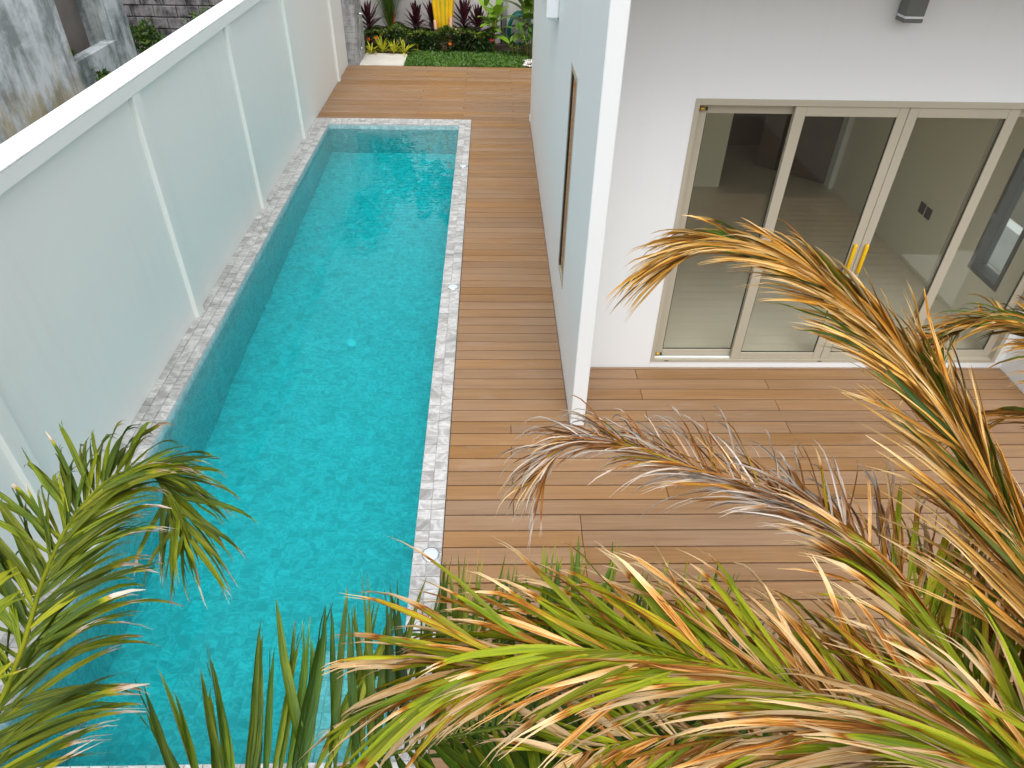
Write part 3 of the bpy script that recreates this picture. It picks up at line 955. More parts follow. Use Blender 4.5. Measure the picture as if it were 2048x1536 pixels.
gr = MB()
r2 = random.Random(3)
for i in range(15000):
    x, y = r2.uniform(-1.85, 0.86), r2.uniform(15.89, 17.2)
    a = r2.uniform(0, 6.283)
    h = r2.uniform(0.02, 0.06)
    d = (math.cos(a) * 0.5, math.sin(a) * 0.5, 1)
    blade(gr, (x, y, -0.012), d, h, r2.uniform(0.008, 0.016), 0.6, (min(1, max(0, r2.gauss(0.42 + 0.22 * math.sin(x * 9.0 + 2 * math.sin(y * 7)) * math.sin(y * 11 + x * 4), 0.2))), 0, 0, 1), 2 if False else 3)
tag(gr.build('grass', 'grass_blade'), kind='stuff')

pb = MB()
for i in range(60):
    x, y = r2.uniform(0.70, 0.95), r2.uniform(15.9, 16.45)
    s = r2.uniform(0.018, 0.035)
    z = r2.uniform(0, 0.03)
    pb.tube([(x, y, z - s * 0.6), (x, y, z - s * 0.2), (x, y, z + s * 0.4), (x, y, z + s * 0.7)], [s * 0.6, s, s * 0.85, s * 0.3], 6)
tag(pb.build('gravel', 'pebble'), kind='stuff')

# shower wall in stone tiles
sw = thing('shower_wall', 'grey stone tiled shower wall at the far end of the white boundary wall', 'wall', (-3.0, 16.4, 0))
bx('core', 'grout', sw, -3.28, -2.812, 15.965, 16.868, -0.15, 2.7)
for k in range(26):
    z0 = -0.14 + k * 0.108
    o = (k % 2) * 0.12
    xs = [-3.27, -3.12 + o * 0.5, -2.80]
    for a, b in zip(xs, xs[1:]):
        q = rng.uniform(0, 0.006)
        bx('stone_tile', 'stone_cladding', sw, a + 0.002, b - 0.002, 15.945 - q, 15.9645, z0 + 0.002, z0 + 0.106, 0.003)
    ys = [15.967, 16.17 + o, 16.47 + o, 16.87] if k % 2 else [15.967, 16.27, 16.57, 16.87]
    for a, b in zip(ys, ys[1:]):
        q = rng.uniform(0, 0.006)
        bx('stone_tile', 'stone_cladding', sw, -2.8115, -2.792 + q, a + 0.002, b - 0.002, z0 + 0.002, z0 + 0.106, 0.003)
shw = thing('outdoor_shower', 'chrome outdoor shower pipe with a small tap on the grey stone wall', 'shower', (-2.75, 16.2, 0.2))
MB().tube([(-2.745, 16.2, 0.25), (-2.745, 16.2, 2.1), (-2.70, 16.2, 2.2), (-2.5, 16.2, 2.22)], 0.012, 8).build('pipe', 'chrome', shw)
MB().tube([(-2.78, 16.2, 0.92), (-2.66, 16.2, 0.92)], [0.022, 0.018], 10).build('tap', 'chrome', shw)
MB().tube([(-2.5, 16.2, 2.22), (-2.5, 16.2, 2.19), (-2.5, 16.2, 2.17)], [0.015, 0.09, 0.09], 14).build('shower_head', 'chrome', shw)
MB().tube([(-2.79, 16.2, 0.26), (-2.74, 16.2, 0.26)], [0.02, 0.014], 8).build('bracket', 'chrome', shw)

# hedge
def leaf_quad(mb, p, s, r, attr):
    n = Vector((r.gauss(0, 1), r.gauss(0, 1), r.gauss(0.5, 1))).normalized()
    u = n.cross(Vector((r.gauss(0, 1), r.gauss(0, 1), r.gauss(0, 1)))).normalized()
    w = n.cross(u)
    p = Vector(p)
    mb.add([p - u * s, p + w * s * 0.45, p + u * s, p - w * s * 0.45], [(0, 1, 2, 3)], attr)
hd = thing('hedge', 'low dark green clipped hedge running along the back edge of the lawn', 'hedge', (-1, 17.4, 0))
hm = MB()
r3 = random.Random(5)
for i in range(11000):
    x = r3.uniform(-2.85, 0.05)
    bump = 0.05 * math.sin(x * 5.1) + 0.04 * math.sin(x * 11.7 + 1)
    top = 0.42 + bump
    y = r3.uniform(17.02 + 0.05 * math.sin(x * 7), 17.55)
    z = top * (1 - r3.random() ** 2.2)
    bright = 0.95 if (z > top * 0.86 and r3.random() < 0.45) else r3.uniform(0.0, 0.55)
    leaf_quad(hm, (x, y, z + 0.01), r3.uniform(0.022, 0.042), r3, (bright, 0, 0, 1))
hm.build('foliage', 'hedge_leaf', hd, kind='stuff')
for (x, y, z, m) in ((-0.92, 17.02, 0.20, 'orange_flower'), (0.0, 17.05, 0.27, 'red_flower'), (-2.55, 17.0, 0.30, 'orange_flower'), (-2.72, 17.03, 0.26, 'orange_flower')):
    f = MB()
    for k in range(6):
        a = k * 1.047
        f.add([(x, y, z), (x + 0.03 * math.cos(a - 0.4), y - 0.015, z + 0.03 * math.sin(a - 0.4)), (x + 0.045 * math.cos(a), y - 0.01, z + 0.045 * math.sin(a)), (x + 0.03 * math.cos(a + 0.4), y - 0.015, z + 0.03 * math.sin(a + 0.4))], [(0, 1, 2, 3)])
    f.build('flower', m, hd)

# cordylines: a proto whose leaves are copied to every plant
def cordyline(x, y, h, spread, label, n=56, yellow=3, seed=1):
    r = random.Random(seed)
    t = thing('cordyline', label, 'plant', (x, y, 0), 'purple cordylines along the garden wall')
    MB().tube([(x, y, -0.02), (x + 0.01, y, h * 0.35), (x, y, h * 0.7)], [0.02, 0.016, 0.012], 7).build('stem', 'trunk_bark', t)
    for k in range(n):
        u = k / (n - 1)
        a = k * 2.39996 + r.uniform(-0.3, 0.3)
        el = R_(-15 + 92 * u + r.uniform(-10, 10))
        z = h * (0.18 + 0.54 * u)
        d = (math.cos(a) * math.cos(el), math.sin(a) * math.cos(el), math.sin(el))
        mb = MB()
        L = spread * 1.12 * r.uniform(0.8, 1.15) * (0.75 + 0.35 * math.sin(math.pi * min(1, u * 1.1)))
        yl = k < yellow
        blade(mb, (x + d[0] * 0.01, y + d[1] * 0.01, z), d, L, 0.078 * r.uniform(0.8, 1.2), 0.5 if u < 0.6 else 0.12, (r.random(), 0, 0, 1), 5)
        mb.build('leaf', 'yellowed_leaf' if yl else 'cordyline_leaf', t)
cordyline(-2.74, 17.35, 0.95, 0.40, 'purple cordyline right beside the grey stone shower wall', seed=1, yellow=2)
cordyline(-1.70, 17.45, 0.92, 0.38, 'purple cordyline with several yellowed lower leaves, between the slim palm and its purple neighbour', seed=2, yellow=6)
cordyline(-1.33, 17.55, 0.98, 0.36, 'purple cordyline standing next to the yellow fan palm on its shower side', seed=3, yellow=3)
cordyline(-0.62, 17.50, 1.02, 0.42, 'tall purple cordyline just past the yellow fan palm, on the house side', seed=4, yellow=2)
cordyline(-0.30, 17.45, 0.90, 0.38, 'purple cordyline above the red flower, beside the bright broad-leaved plant', seed=5, yellow=2)

# slim palm with a red stem
sp = thing('slim_palm', 'slim upright palm with a red stem between two purple cordylines', 'palm', (-2.26, 17.45, 0))
for k, (dx, mm) in enumerate(((0.06, 'red_stem'), (-0.05, 'stem_green'), (0.0, 'stem_green'))):
    MB().tube([(-2.26 + dx, 17.42 + 0.03 * k, -0.02), (-2.26 + dx * 1.2, 17.42 + 0.03 * k, 0.5), (-2.26 + dx * 1.5, 17.43, 0.75)], [0.02, 0.018, 0.012], 8).build('stem', mm, sp)
r4 = random.Random(9)
for k in range(16):
    a = k * 2.4 + 0.4
    lean = r4.uniform(0.12, 0.42)
    b = Vector((-2.26 + 0.04 * math.cos(a), 17.45 + 0.04 * math.sin(a), r4.uniform(0.12, 0.5)))
    L = r4.uniform(0.9, 1.5)
    pts = [b + Vector((math.cos(a) * lean * s * s * L, math.sin(a) * lean * s * s * L, L * s)) for s in (0, 0.25, 0.5, 0.75, 1)]
    mb = MB()
    mb.tube(pts, [0.009, 0.008, 0.006, 0.004, 0.002], 5)
    fine, _ = spline(pts, 22)
    for i in range(4, 22):
        t_ = (fine[min(i + 1, 21)] - fine[i - 1]).normalized()
        sd = t_.cross(Vector((math.sin(a), -math.cos(a), 0.2))).normalized()
        for sgn in (-1, 1):
            blade(mb, fine[i], t_ * 0.85 + sd * sgn * 0.55, 0.26, 0.022, 0.35, (r4.random(), 0, 0, 1), 3)
    mb.build('frond', 'slim_palm_leaf', sp)

# traveller's palm: flat fan of yellow stalks with banana-like blades
rv = thing('fan_palm', 'tall fan palm with a flat fan of thick yellow leaf stalks at the garden wall', 'palm', (-1.07, 17.35, 0))
MB().tube([(-1.07, 17.35, -0.05), (-1.07, 17.35, 0.22)], [0.13, 0.11], 12).build('trunk', 'sheath_pink', rv)
for k in range(9):
    s = (k - 4) / 4.0
    x0 = -1.07 + s * 0.12
    y0 = 17.35 - 0.055 * (1 - abs(s)) + 0.012 * (k % 2)
    top = Vector((-1.07 + s * 1.15, 17.35 + 0.02 * k, 2.75 - 0.85 * abs(s)))
    pts = [(x0, y0, 0.10), (-1.07 + s * 0.16, y0, 0.62), (-1.07 + s * 0.22, y0, 1.1), (-1.07 + s * 0.52, y0, 1.8), tuple(top)]
    MB().tube(pts, [0.050, 0.052, 0.040, 0.026, 0.016], 9).build('leaf_stalk', 'ravenala_stalk' if k not in (3, 5) else 'ravenala_green', rv)
    d = Vector((s * 0.75, -0.12, 0.8 - 0.4 * abs(s))).normalized()
    mb = MB()
    p = top.copy()
    side = d.cross(Vector((0, 1, 0.15))).normalized()
    for i in range(12):
        u = i / 12
        for sg in (-1, 1):
            if rng.random() < 0.12:
                continue
            blade(mb, p, side * sg + d * 0.45 + Vector((0, -0.1, 0)), 0.34 * math.sin(math.pi * min(0.96, u * 0.85 + 0.13)) + 0.04, 0.15, 0.7, (rng.random() * 0.6, 0, 0, 1), 3, wdir=d)
        p = p + d * 0.12
        d = (d + Vector((s * 0.02, 0, -0.035))).normalized()
    mb.build('leaf_blade', 'broad_leaf', rv)
for (dx, h, w) in ((-0.17, 0.62, 0.035), (0.16, 0.68, 0.04), (0.25, 0.45, 0.03), (-0.21, 0.34, 0.03)):
    MB().tube([(-1.07 + dx * 0.8, 17.27, 0.05), (-1.07 + dx, 17.27, h * 0.6), (-1.07 + dx * 1.1, 17.27, h)], [w, w, w * 0.8], 8).build('cut_sheath', 'sheath_pink', rv)

def broad_plant(name, x, y, h, stems, leaves, m, label, Lf, Wf, seed):
    r = random.Random(seed)
    t = thing(name, label, 'plant', (x, y, 0), 'broad-leaved plants by the drain pipe')
    for s in range(stems):
        a = s * 2.2 + seed
        bx_, by_ = x + 0.07 * math.cos(a), y + 0.05 * math.sin(a)
        hh = h * r.uniform(0.8, 1.1)
        tip = (bx_ + 0.08 * math.cos(a), by_ + 0.06 * math.sin(a), hh)
        MB().tube([(bx_, by_, -0.02), (bx_, by_, hh * 0.5), tip], [0.014, 0.012, 0.008], 7).build('stem', 'stem_green', t)
        for k in range(leaves):
            u = k / max(1, leaves - 1)
            z = hh * (0.35 + 0.65 * u)
            b = a + k * 2.4
            el = R_(20 + 45 * u)
            d = (math.cos(b) * math.cos(el), math.sin(b) * math.cos(el), math.sin(el))
            mb = MB()
            blade(mb, (bx_ + (tip[0] - bx_) * u, by_ + (tip[1] - by_) * u, z), d, Lf * r.uniform(0.75, 1.15), Wf * r.uniform(0.8, 1.15), 1.1, (r.random(), 0, 0, 1), 6)
            mb.build('leaf', m, t)
broad_plant('broad_leaf_plant', 0.03, 17.25, 0.85, 3, 7, 'bright_leaf', 'bright green broad-leaved plant on thin yellow stems beside the drain pipe', 0.52, 0.20, 1)
broad_plant('broad_leaf_plant', 0.80, 17.35, 1.05, 3, 7, 'broad_leaf', 'dark green banana-like plant with big arching leaves behind the hose coil', 0.66, 0.24, 2)
broad_plant('broad_leaf_plant', 0.86, 16.75, 0.50, 3, 6, 'broad_leaf', 'small broad-leaved plant growing at the house corner by the white pebbles', 0.32, 0.11, 3)
broad_plant('broad_leaf_plant', 0.52, 16.95, 0.30, 3, 5, 'broad_leaf', 'low dark leafy plant growing in front of the green hose coil', 0.24, 0.07, 4)

# lime spider plants on the paving edge
r5 = random.Random(21)
for k, (x, y, s, lab) in enumerate(((-2.66, 16.86, 0.75, 'lime yellow strap-leaved plant closest to the stone shower wall'),
                                   (-2.42, 16.92, 1.05, 'lime yellow strap-leaved plant, second along from the stone shower wall'),
                                   (-2.16, 16.86, 0.95, 'lime yellow strap-leaved plant at the middle of the paving edge'),
                                   (-1.94, 16.84, 1.1, 'lime yellow strap-leaved plant at the paving corner by the lawn'))):
    t = thing('strap_leaf_plant', lab, 'plant', (x, y, 0), 'lime yellow plants behind the white paving')
    for i in range(20):
        a = i * 2.4 + r5.uniform(-0.3, 0.3)
        el = R_(r5.uniform(25, 82))
        mb = MB()
        blade(mb, (x, y, 0.0), (math.cos(a) * math.cos(el), math.sin(a) * math.cos(el), math.sin(el)), s * r5.uniform(0.28, 0.44), 0.036, 1.1, (r5.random(), 0, 0, 1), 5)
        mb.build('leaf', 'lime_leaf', t)

# leafy tree beyond the garden wall; the far end of the pool mirrors it
tr = thing('leafy_tree', 'dark leafy tree beyond the garden wall, mirrored at the far end of the pool', 'tree', (-4.3, 20.3, -0.16))
MB().tube([(-4.3, 20.3, -0.16), (-4.25, 20.3, 1.5), (-4.35, 20.35, 3.0), (-4.2, 20.3, 4.6)], [0.16, 0.13, 0.10, 0.04], 10).build('trunk', 'trunk_bark', tr)
r6 = random.Random(31)
lb = MB()
cl = []
for k in range(9):
    a = k * 2.4
    tip = Vector((-4.3 + 0.95 * math.cos(a) * r6.uniform(0.5, 1.1), 20.3 + 0.9 * math.sin(a) * r6.uniform(0.5, 1.1), 2.4 + 0.42 * k))
    lb.tube([(-4.3, 20.3, 1.6 + 0.28 * k), (Vector((-4.3, 20.3, 1.9 + 0.3 * k)) + tip) / 2, tip], [0.05, 0.035, 0.012], 6)
    cl.append(tip)
lb.build('limbs', 'trunk_bark', tr)
cr = MB()
for i in range(4200):
    c = r6.choice(cl)
    leaf_quad(cr, (c.x + r6.gauss(0, 0.36), c.y + r6.gauss(0, 0.36), c.z + r6.gauss(0, 0.34)), r6.uniform(0.07, 0.13), r6, (r6.uniform(0, 0.6), 0, 0, 1))
cr.build('crown', 'weed_leaf', tr, kind='stuff')

# pipe and hose
dp = thing('drain_pipe', 'grey vertical drain pipe fixed to the garden wall', 'pipe', (0.31, 17.93, 0))
MB().tube([(0.31, 17.93, -0.05), (0.31, 17.93, 1.9)], 0.045, 12).build('pipe', 'pvc', dp)
for z in (0.35, 1.1):
    MB().tube([(0.31, 17.93, z), (0.31, 17.93, z + 0.03)], 0.055, 12).build('bracket', 'grey_metal', dp)
MB().tube([(0.235, 17.96, -0.05), (0.235, 17.96, 1.9)], 0.02, 8).build('conduit', 'grey_metal', dp)
hc = thing('garden_hose', 'dark green garden hose hanging in a coil on the garden wall', 'hose', (0.65, 17.85, 0.2))
for k in range(6):
    rx, rz = 0.215 + 0.012 * k, 0.30 + 0.018 * k
    pts = []
    for i in range(33):
        a = 2 * math.pi * i / 32
        pts.append((0.65 + rx * math.sin(a) + 0.01 * math.sin(3 * a + k), 17.80 + 0.02 * k, 0.32 + rz * math.cos(a) + 0.008 * math.cos(2 * a + k)))
    MB().tube(pts, 0.014, 6, cap=False).build('hose_loop', 'hose_green', hc)
MB().tube([(0.65, 18.02, 0.62), (0.65, 17.74, 0.62), (0.65, 17.72, 0.67)], 0.02, 8).build('hook', 'grey_metal', hc)

# ------------------------------------------------------------------ derelict plot beyond the boundary wall
nb_ = thing('derelict_building', 'weathered grey concrete building with a dark recess behind the boundary wall', 'building', (-6, 10, 0))
bx('wall', 'weathered_concrete', nb_, -6.4, -5.6, 3.0, 10.23, -0.15, 5.0, 0.01)
bx('recess_panel', 'recess_panel', nb_, -6.4, -6.02, 10.2305, 11.56, -0.15, 5.0)
bx('parapet', 'grey_concrete', nb_, -5.78, -5.6, 10.2305, 11.5495, -0.15, 1.41, 0.012)
bx('column', 'grey_concrete', nb_, -6.05, -5.6, 11.55, 12.09, -0.15, 5.0, 0.012)
bx('column_rib', 'grey_concrete', nb_, -5.72, -5.615, 11.47, 11.5495, 1.4105, 5.0, 0.006)
blk = thing('block_wall', 'dark stained concrete block wall on the derelict plot', 'wall', (-5, 14, 0))
bx('core', 'dark_block', blk, -7.0, -3.5, 14.03, 14.2, -0.15, 2.6)
for k in range(14):
    z0 = -0.1 + k * 0.19
    x = -6.98 + (k % 2) * 0.2
    while x < -3.55:
        q = rng.uniform(0, 0.02)
        bx('block', 'dark_block', blk, x + 0.006, min(x + 0.394, -3.5), 14.0 - q, 14.0295, z0 + 0.01, z0 + 0.182, 0.008)
        x += 0.4
def weed(x, y, z, s, h, n, label, seed):
    r = random.Random(seed)
    t = thing('weed_bush', label, 'bush', (x, y, -0.15), 'bushes on the derelict plot')
    for k in range(4):
        a = k * 1.6 + seed
        MB().tube([(x, y, -0.15), (x + 0.3 * s * math.cos(a), y + 0.3 * s * math.sin(a), z * 0.6), (x + 0.6 * s * math.cos(a), y + 0.6 * s * math.sin(a), z + h * 0.5)], [0.02, 0.014, 0.005], 6).build('stem', 'trunk_bark', t)
    mb = MB()
    cl = [(r.gauss(0, s * 0.5), r.gauss(0, s * 0.5), r.uniform(-0.5, 0.9) * h) for _ in range(12)]
    for i in range(n):
        c = r.choice(cl)
        p = (x + c[0] + r.gauss(0, s * 0.2), y + c[1] + r.gauss(0, s * 0.2), z + c[2] + r.gauss(0, h * 0.16))
        leaf_quad(mb, p, r.uniform(0.03, 0.06), r, (r.random(), 0, 0, 1))
    mb.build('foliage', 'weed_leaf', t, kind='stuff')
weed(-5.35, 10.45, 0.85, 0.22, 0.40, 900, 'green bush growing at the foot of the low parapet', 1)
weed(-5.35, 10.9, 0.80, 0.2, 0.25, 500, 'small lighter bush beside the parapet, close to the boundary wall', 2)
weed(-5.75, 12.75, 0.9, 0.25, 0.45, 1000, 'green bush between the concrete column and the dark block wall', 3)
weed(-4.75, 13.5, 1.05, 0.42, 0.4, 1400, 'wide green bush growing against the dark block wall', 4)
weed(-5.8, 10.42, 1.35, 0.08, 0.2, 260, 'tuft of leaves sprouting in the dark recess behind the parapet', 6)

# ------------------------------------------------------------------ palms in the planting bed
def leaflet(name, base, d, W0v, nrm, L, w, dry, parent, m, r, droop=0.8, fold=0.25, curl=0.0, tip=0.75, split=True, n=8, tipdry=1.0, edge=0.0, into=None):
    p = Vector(base)
    d = Vector(d).normalized()
    rn = r.random()
    mb = into or MB()
    rows = []
    tw = r.uniform(-0.5, 0.5) + curl
    lat = r.uniform(-0.25, 0.25)
    for k in range(n + 1):
        u = k / n
        wv = W0v - d * W0v.dot(d)
        if wv.length < 1e-4:
            wv = d.cross(Vector((0, 0, 1)))
        wv.normalize()
        wv.rotate(Quaternion(d, tw * u * 1.6))
        nv = d.cross(wv)
        if nv.z < 0 and abs(tw * u) < 1.2:
            nv = -nv
        ww = w * (0.22 + 0.78 * min(1.0, u / 0.28) ** 0.7) * (1 - u ** 2.4) ** 0.75 + 0.0012
        s = min(1, max(0, (u - tip) / 0.14))
        dv = dry + (tipdry - dry) * s * s * (3 - 2 * s)
        de = min(1.0, dv + edge * (0.3 + u))
        rows.append((p.copy(), wv * ww * 0.5, nv * ww * fold, dv, de, u))
        p = p + d * (L / n)
        g = droop * (0.10 + 0.5 * u + 2.2 * u * u) / n
        d = (d + Vector((0, 0, -g)) + wv * lat * (1.0 / n) * 0.5 + Vector((r.gauss(0, 0.035), r.gauss(0, 0.035), r.gauss(0, 0.035))) * (0.4 + u)).normalized()
    vs, at, fs = [], [], []
    ks = n - 2 if split else n
    for (q, wv, nv, dv, de, u) in rows[:ks + 1]:
        vs += [q - wv + nv, q, q + wv + nv]
        at += [(de, u, 0.0, rn), (dv, u, 0.5, rn), (de, u, 1.0, rn)]
    for k in range(ks):
        for i in (0, 1):
            fs.append((3 * k + i, 3 * k + i + 1, 3 * k + i + 4, 3 * k + i + 3))
    if split:
        for sg in (0, 1):
            sp_ = r.uniform(0.1, 0.6) * (1 if sg else -1)
            a0, b0 = 3 * ks + sg, 3 * ks + sg + 1
            prev = (a0, b0)
            for j in (1, 2):
                q, wv, nv, dv, de, u = rows[ks + j]
                q0 = rows[ks][0]
                sf = (q - q0)
                c = q0 + sf * r.uniform(0.75, 1.1) + rows[ks][1] * (sp_ * j + (0.45 if sg else -0.45))
                hw = rows[ks][1] * (0.28 if j == 1 else 0.05)
                i0 = len(vs)
                vs += [c - hw, c + hw]
                at += [(de, u, 0.3, rn), (de, u, 0.7, rn)]
                fs.append((prev[0], prev[1], i0 + 1, i0))
                prev = (i0, i0 + 1)
    mb.add(vs, fs, at, True)
    if into is None:
        return mb.build(name, m, parent, 'fr', origin=base)

def frond(parent, P, name, r, n, Lm, w, a0, a1, lift, droop, dry_f, m, t0=0.08, r0=0.013, rdry=(0.15, 0.6), sides=(1, -1), wid_f=None, tip_f=None, len_f=None, side_a=(1, 1), fold=0.25, edge=0.0, mat_f=None, jit=0.12, swirl=0.0, upbias=0.0, extra=0):
    pts, L = spline(P, 40)
    rb = MB()
    rb.tube(pts, [r0 * (1 - 0.85 * k / 39) for k in range(40)], 8, lambda u: (rdry[0] + (rdry[1] - rdry[0]) * u, u * 3, 0.5, 0.4))
    fo = rb.build(name, m, parent, 'fr')
    mass = {}
    for ii in range(n + extra):
        i = ii if ii < n else (ii - n) * n / extra
        t = t0 + (0.995 - t0) * (i + r.uniform(0, 0.8)) / n
        k = min(38, int(t * 39))
        q = t * 39 - k
        p = pts[k].lerp(pts[k + 1], min(1, q))
        T_ = (pts[min(39, k + 2)] - pts[max(0, k - 1)]).normalized()
        S = T_.cross(Vector((0, 0, 1)))
        if S.length < 0.15:
            S = T_.cross(Vector((1, 0, 0)))
        S.normalize()
        U = S.cross(T_)
        for sg in sides:
            a = R_(a0 + (a1 - a0) * t) + r.gauss(0, jit)
            a *= side_a[0 if sg > 0 else 1]
            lf_ = lift(t, sg) if callable(lift) else lift
            d = T_ * math.cos(a) + (S * sg * math.cos(R_(lf_)) + U * math.sin(R_(lf_))) * math.sin(a)
            d = d + Vector((0, 0, upbias)) + Vector((r.gauss(0, jit * 0.5), r.gauss(0, jit * 0.5), r.gauss(0, jit * 0.5)))
            dry = dry_f(t, sg, r)
            LL = Lm * (len_f(t) if len_f else (0.55 + 0.45 * math.sin(math.pi * min(1, t * 0.9 + 0.12)))) * r.uniform(0.82, 1.12)
            ww = w * r.uniform(0.75, 1.15) * (wid_f(t, dry) if wid_f else 1)
            tp = tip_f(t, sg, r) if tip_f else r.uniform(0.6, 0.95)
            dr = (droop(t, sg) if callable(droop) else droop) * r.uniform(0.7, 1.3)
            mm = mat_f(t, dry, r) if mat_f else m
            if ii >= n:
                ww *= 0.6
                LL *= r.uniform(0.8, 1.05)
                into = mass.setdefault(mm, MB())
            else:
                into = None
            leaflet('leaflet', p, d, T_ * 0.9 + U * 0.25, U, LL, ww, dry, fo, mm, r, dr, fold * (1 + 1.2 * dry), r.gauss(0, swirl), tp, r.random() < 0.6, 8, r.uniform(0.8, 1.0), edge, into)
    for mm, mb in mass.items():
        mb.build('fine_leaflets', mm, fo, 'fr', kind='stuff')
    return fo

def trunk(t, x, y, ztop, r0):
    MB().tube([(x, y, -0.1), (x + 0.01, y, ztop * 0.35), (x, y + 0.02, ztop * 0.7), (x, y + 0.02, ztop)], [r0 * 1.3, r0, r0 * 0.9, r0 * 0.8], 14).build('trunk', 'trunk_bark', t)
    MB().tube([(x, y + 0.02, ztop), (x, y + 0.02, ztop + 0.2), (x, y + 0.02, ztop + 0.42)], [r0 * 0.9, r0 * 0.95, r0 * 0.45], 12).build('crownshaft', 'stem_green', t)

SP = {
'A': [(-0.98, 0.10, 2.30), (-0.96, 0.30, 2.58), (-0.952, 0.509, 2.623), (-0.961, 0.646, 2.622), (-0.984, 0.820, 2.624), (-1.011, 1.001, 2.651), (-1.023, 1.176, 2.653), (-0.996, 1.330, 2.635), (-0.944, 1.392, 2.581), (-0.891, 1.368, 2.495), (-0.860, 1.303, 2.422)],
'H': [(-0.95, 0.07, 2.30), (-0.79, 0.18, 2.75), (-0.753, 0.314, 2.988), (-0.772, 0.449, 2.987), (-0.800, 0.571, 3.003), (-0.829, 0.660, 3.010), (-0.869, 0.729, 3.019)],
'B': [(1.62, 0.12, 2.30), (1.40, 0.36, 2.60), (1.200, 0.559, 2.707), (1.194, 0.825, 2.728), (1.186, 1.061, 2.788), (1.148, 1.301, 2.870), (1.069, 1.550, 2.941), (0.956, 1.770, 2.992), (0.828, 1.932, 2.995), (0.716, 2.024, 2.973), (0.619, 2.041, 2.900)],
'C': [(1.66, 0.16, 2.30), (1.74, 0.7, 2.68), (1.754, 1.284, 2.764), (1.762, 1.576, 2.803), (1.747, 1.817, 2.780), (1.700, 1.964, 2.711), (1.617, 2.008, 2.629), (1.545, 1.965, 2.529)],
'K': [(1.67, 0.15, 2.28), (1.73, 0.6, 2.55), (1.746, 1.075, 2.659), (1.770, 1.343, 2.650), (1.742, 1.538, 2.624), (1.719, 1.669, 2.551), (1.667, 1.723, 2.459), (1.612, 1.694, 2.371)],
'D': [(1.10, 0.08, 2.25), (1.05, 0.27, 2.50), (1.034, 0.482, 2.608), (1.023, 0.623, 2.590), (1.019, 0.769, 2.593), (1.004, 0.934, 2.585), (0.955, 1.119, 2.572), (0.856, 1.287, 2.534), (0.710, 1.434, 2.490), (0.528, 1.561, 2.468), (0.351, 1.647, 2.463), (0.223, 1.637, 2.429), (0.165, 1.566, 2.365)],
'E': [(1.08, 0.06, 2.25), (1.02, 0.24, 2.62), (0.941, 0.442, 2.784), (0.899, 0.535, 2.724), (0.798, 0.637, 2.641), (0.696, 0.734, 2.572), (0.557, 0.835, 2.506), (0.420, 0.905, 2.442), (0.263, 0.961, 2.382), (0.089, 0.986, 2.320), (-0.067, 0.972, 2.276)],
'L': [(1.06, 0.05, 2.22), (1.036, 0.388, 2.709), (0.969, 0.495, 2.642), (0.865, 0.587, 2.559), (0.720, 0.681, 2.461), (0.542, 0.754, 2.366), (0.348, 0.784, 2.282), (0.169, 0.765, 2.225)],
'F': [(0.80, 0.72, 1.75), (0.60, 0.86, 2.05), (0.359, 0.902, 2.138), (0.095, 0.929, 2.063), (-0.111, 0.903, 2.052), (-0.295, 0.854, 2.049), (-0.444, 0.814, 2.060), (-0.559, 0.755, 2.122), (-0.647, 0.684, 2.179), (-0.680, 0.608, 2.220)],
'G': [(0.83, 0.76, 1.70), (0.84, 1.0, 1.85), (0.776, 1.224, 1.841), (0.568, 1.390, 1.756), (0.312, 1.485, 1.706), (0.035, 1.524, 1.651), (-0.189, 1.477, 1.629), (-0.330, 1.387, 1.613)],
'J': [(0.82, 0.74, 1.70), (0.82, 0.86, 1.80), (0.780, 0.933, 1.816), (0.510, 1.050, 1.733), (0.280, 1.116, 1.668), (0.064, 1.097, 1.644), (-0.083, 1.024, 1.634)],
}
clampf = lambda x: max(0.0, min(1.0, x))

# palm over the pool corner
p1 = thing('palm_tree', 'green palm with frayed pale leaf tips hanging over the near pool corner', 'palm', (-0.98, 0.05, -0.1), 'palms in the planting bed')
trunk(p1, -0.98, 0.05, 1.95, 0.055)
r = random.Random(11)
frond(p1, SP['A'], 'frond', r, 96, 0.28, 0.0155, 72, 26, lambda t, s: 8 if s > 0 else 40, lambda t, s: 1.4 + 0.6 * t, lambda t, s, r: clampf(r.gauss(0.13, 0.12)), 'frond_fresh', t0=0.20, rdry=(0.42, 0.35), tip_f=lambda t, s, r: r.uniform(0.60, 1.0), edge=0.02, swirl=0.5, jit=0.2, len_f=lambda t: 0.85 + 0.2 * math.sin(math.pi * t), r0=0.0115, extra=50)
frond(p1, SP['H'], 'frond', r, 6, 0.17, 0.026, 70, 50, 12, 0.9, lambda t, s, r: clampf(r.gauss(0.34, 0.06)), 'frond_fresh', t0=0.5, rdry=(0.4, 0.4), tip_f=lambda t, s, r: r.uniform(0.85, 1.0))

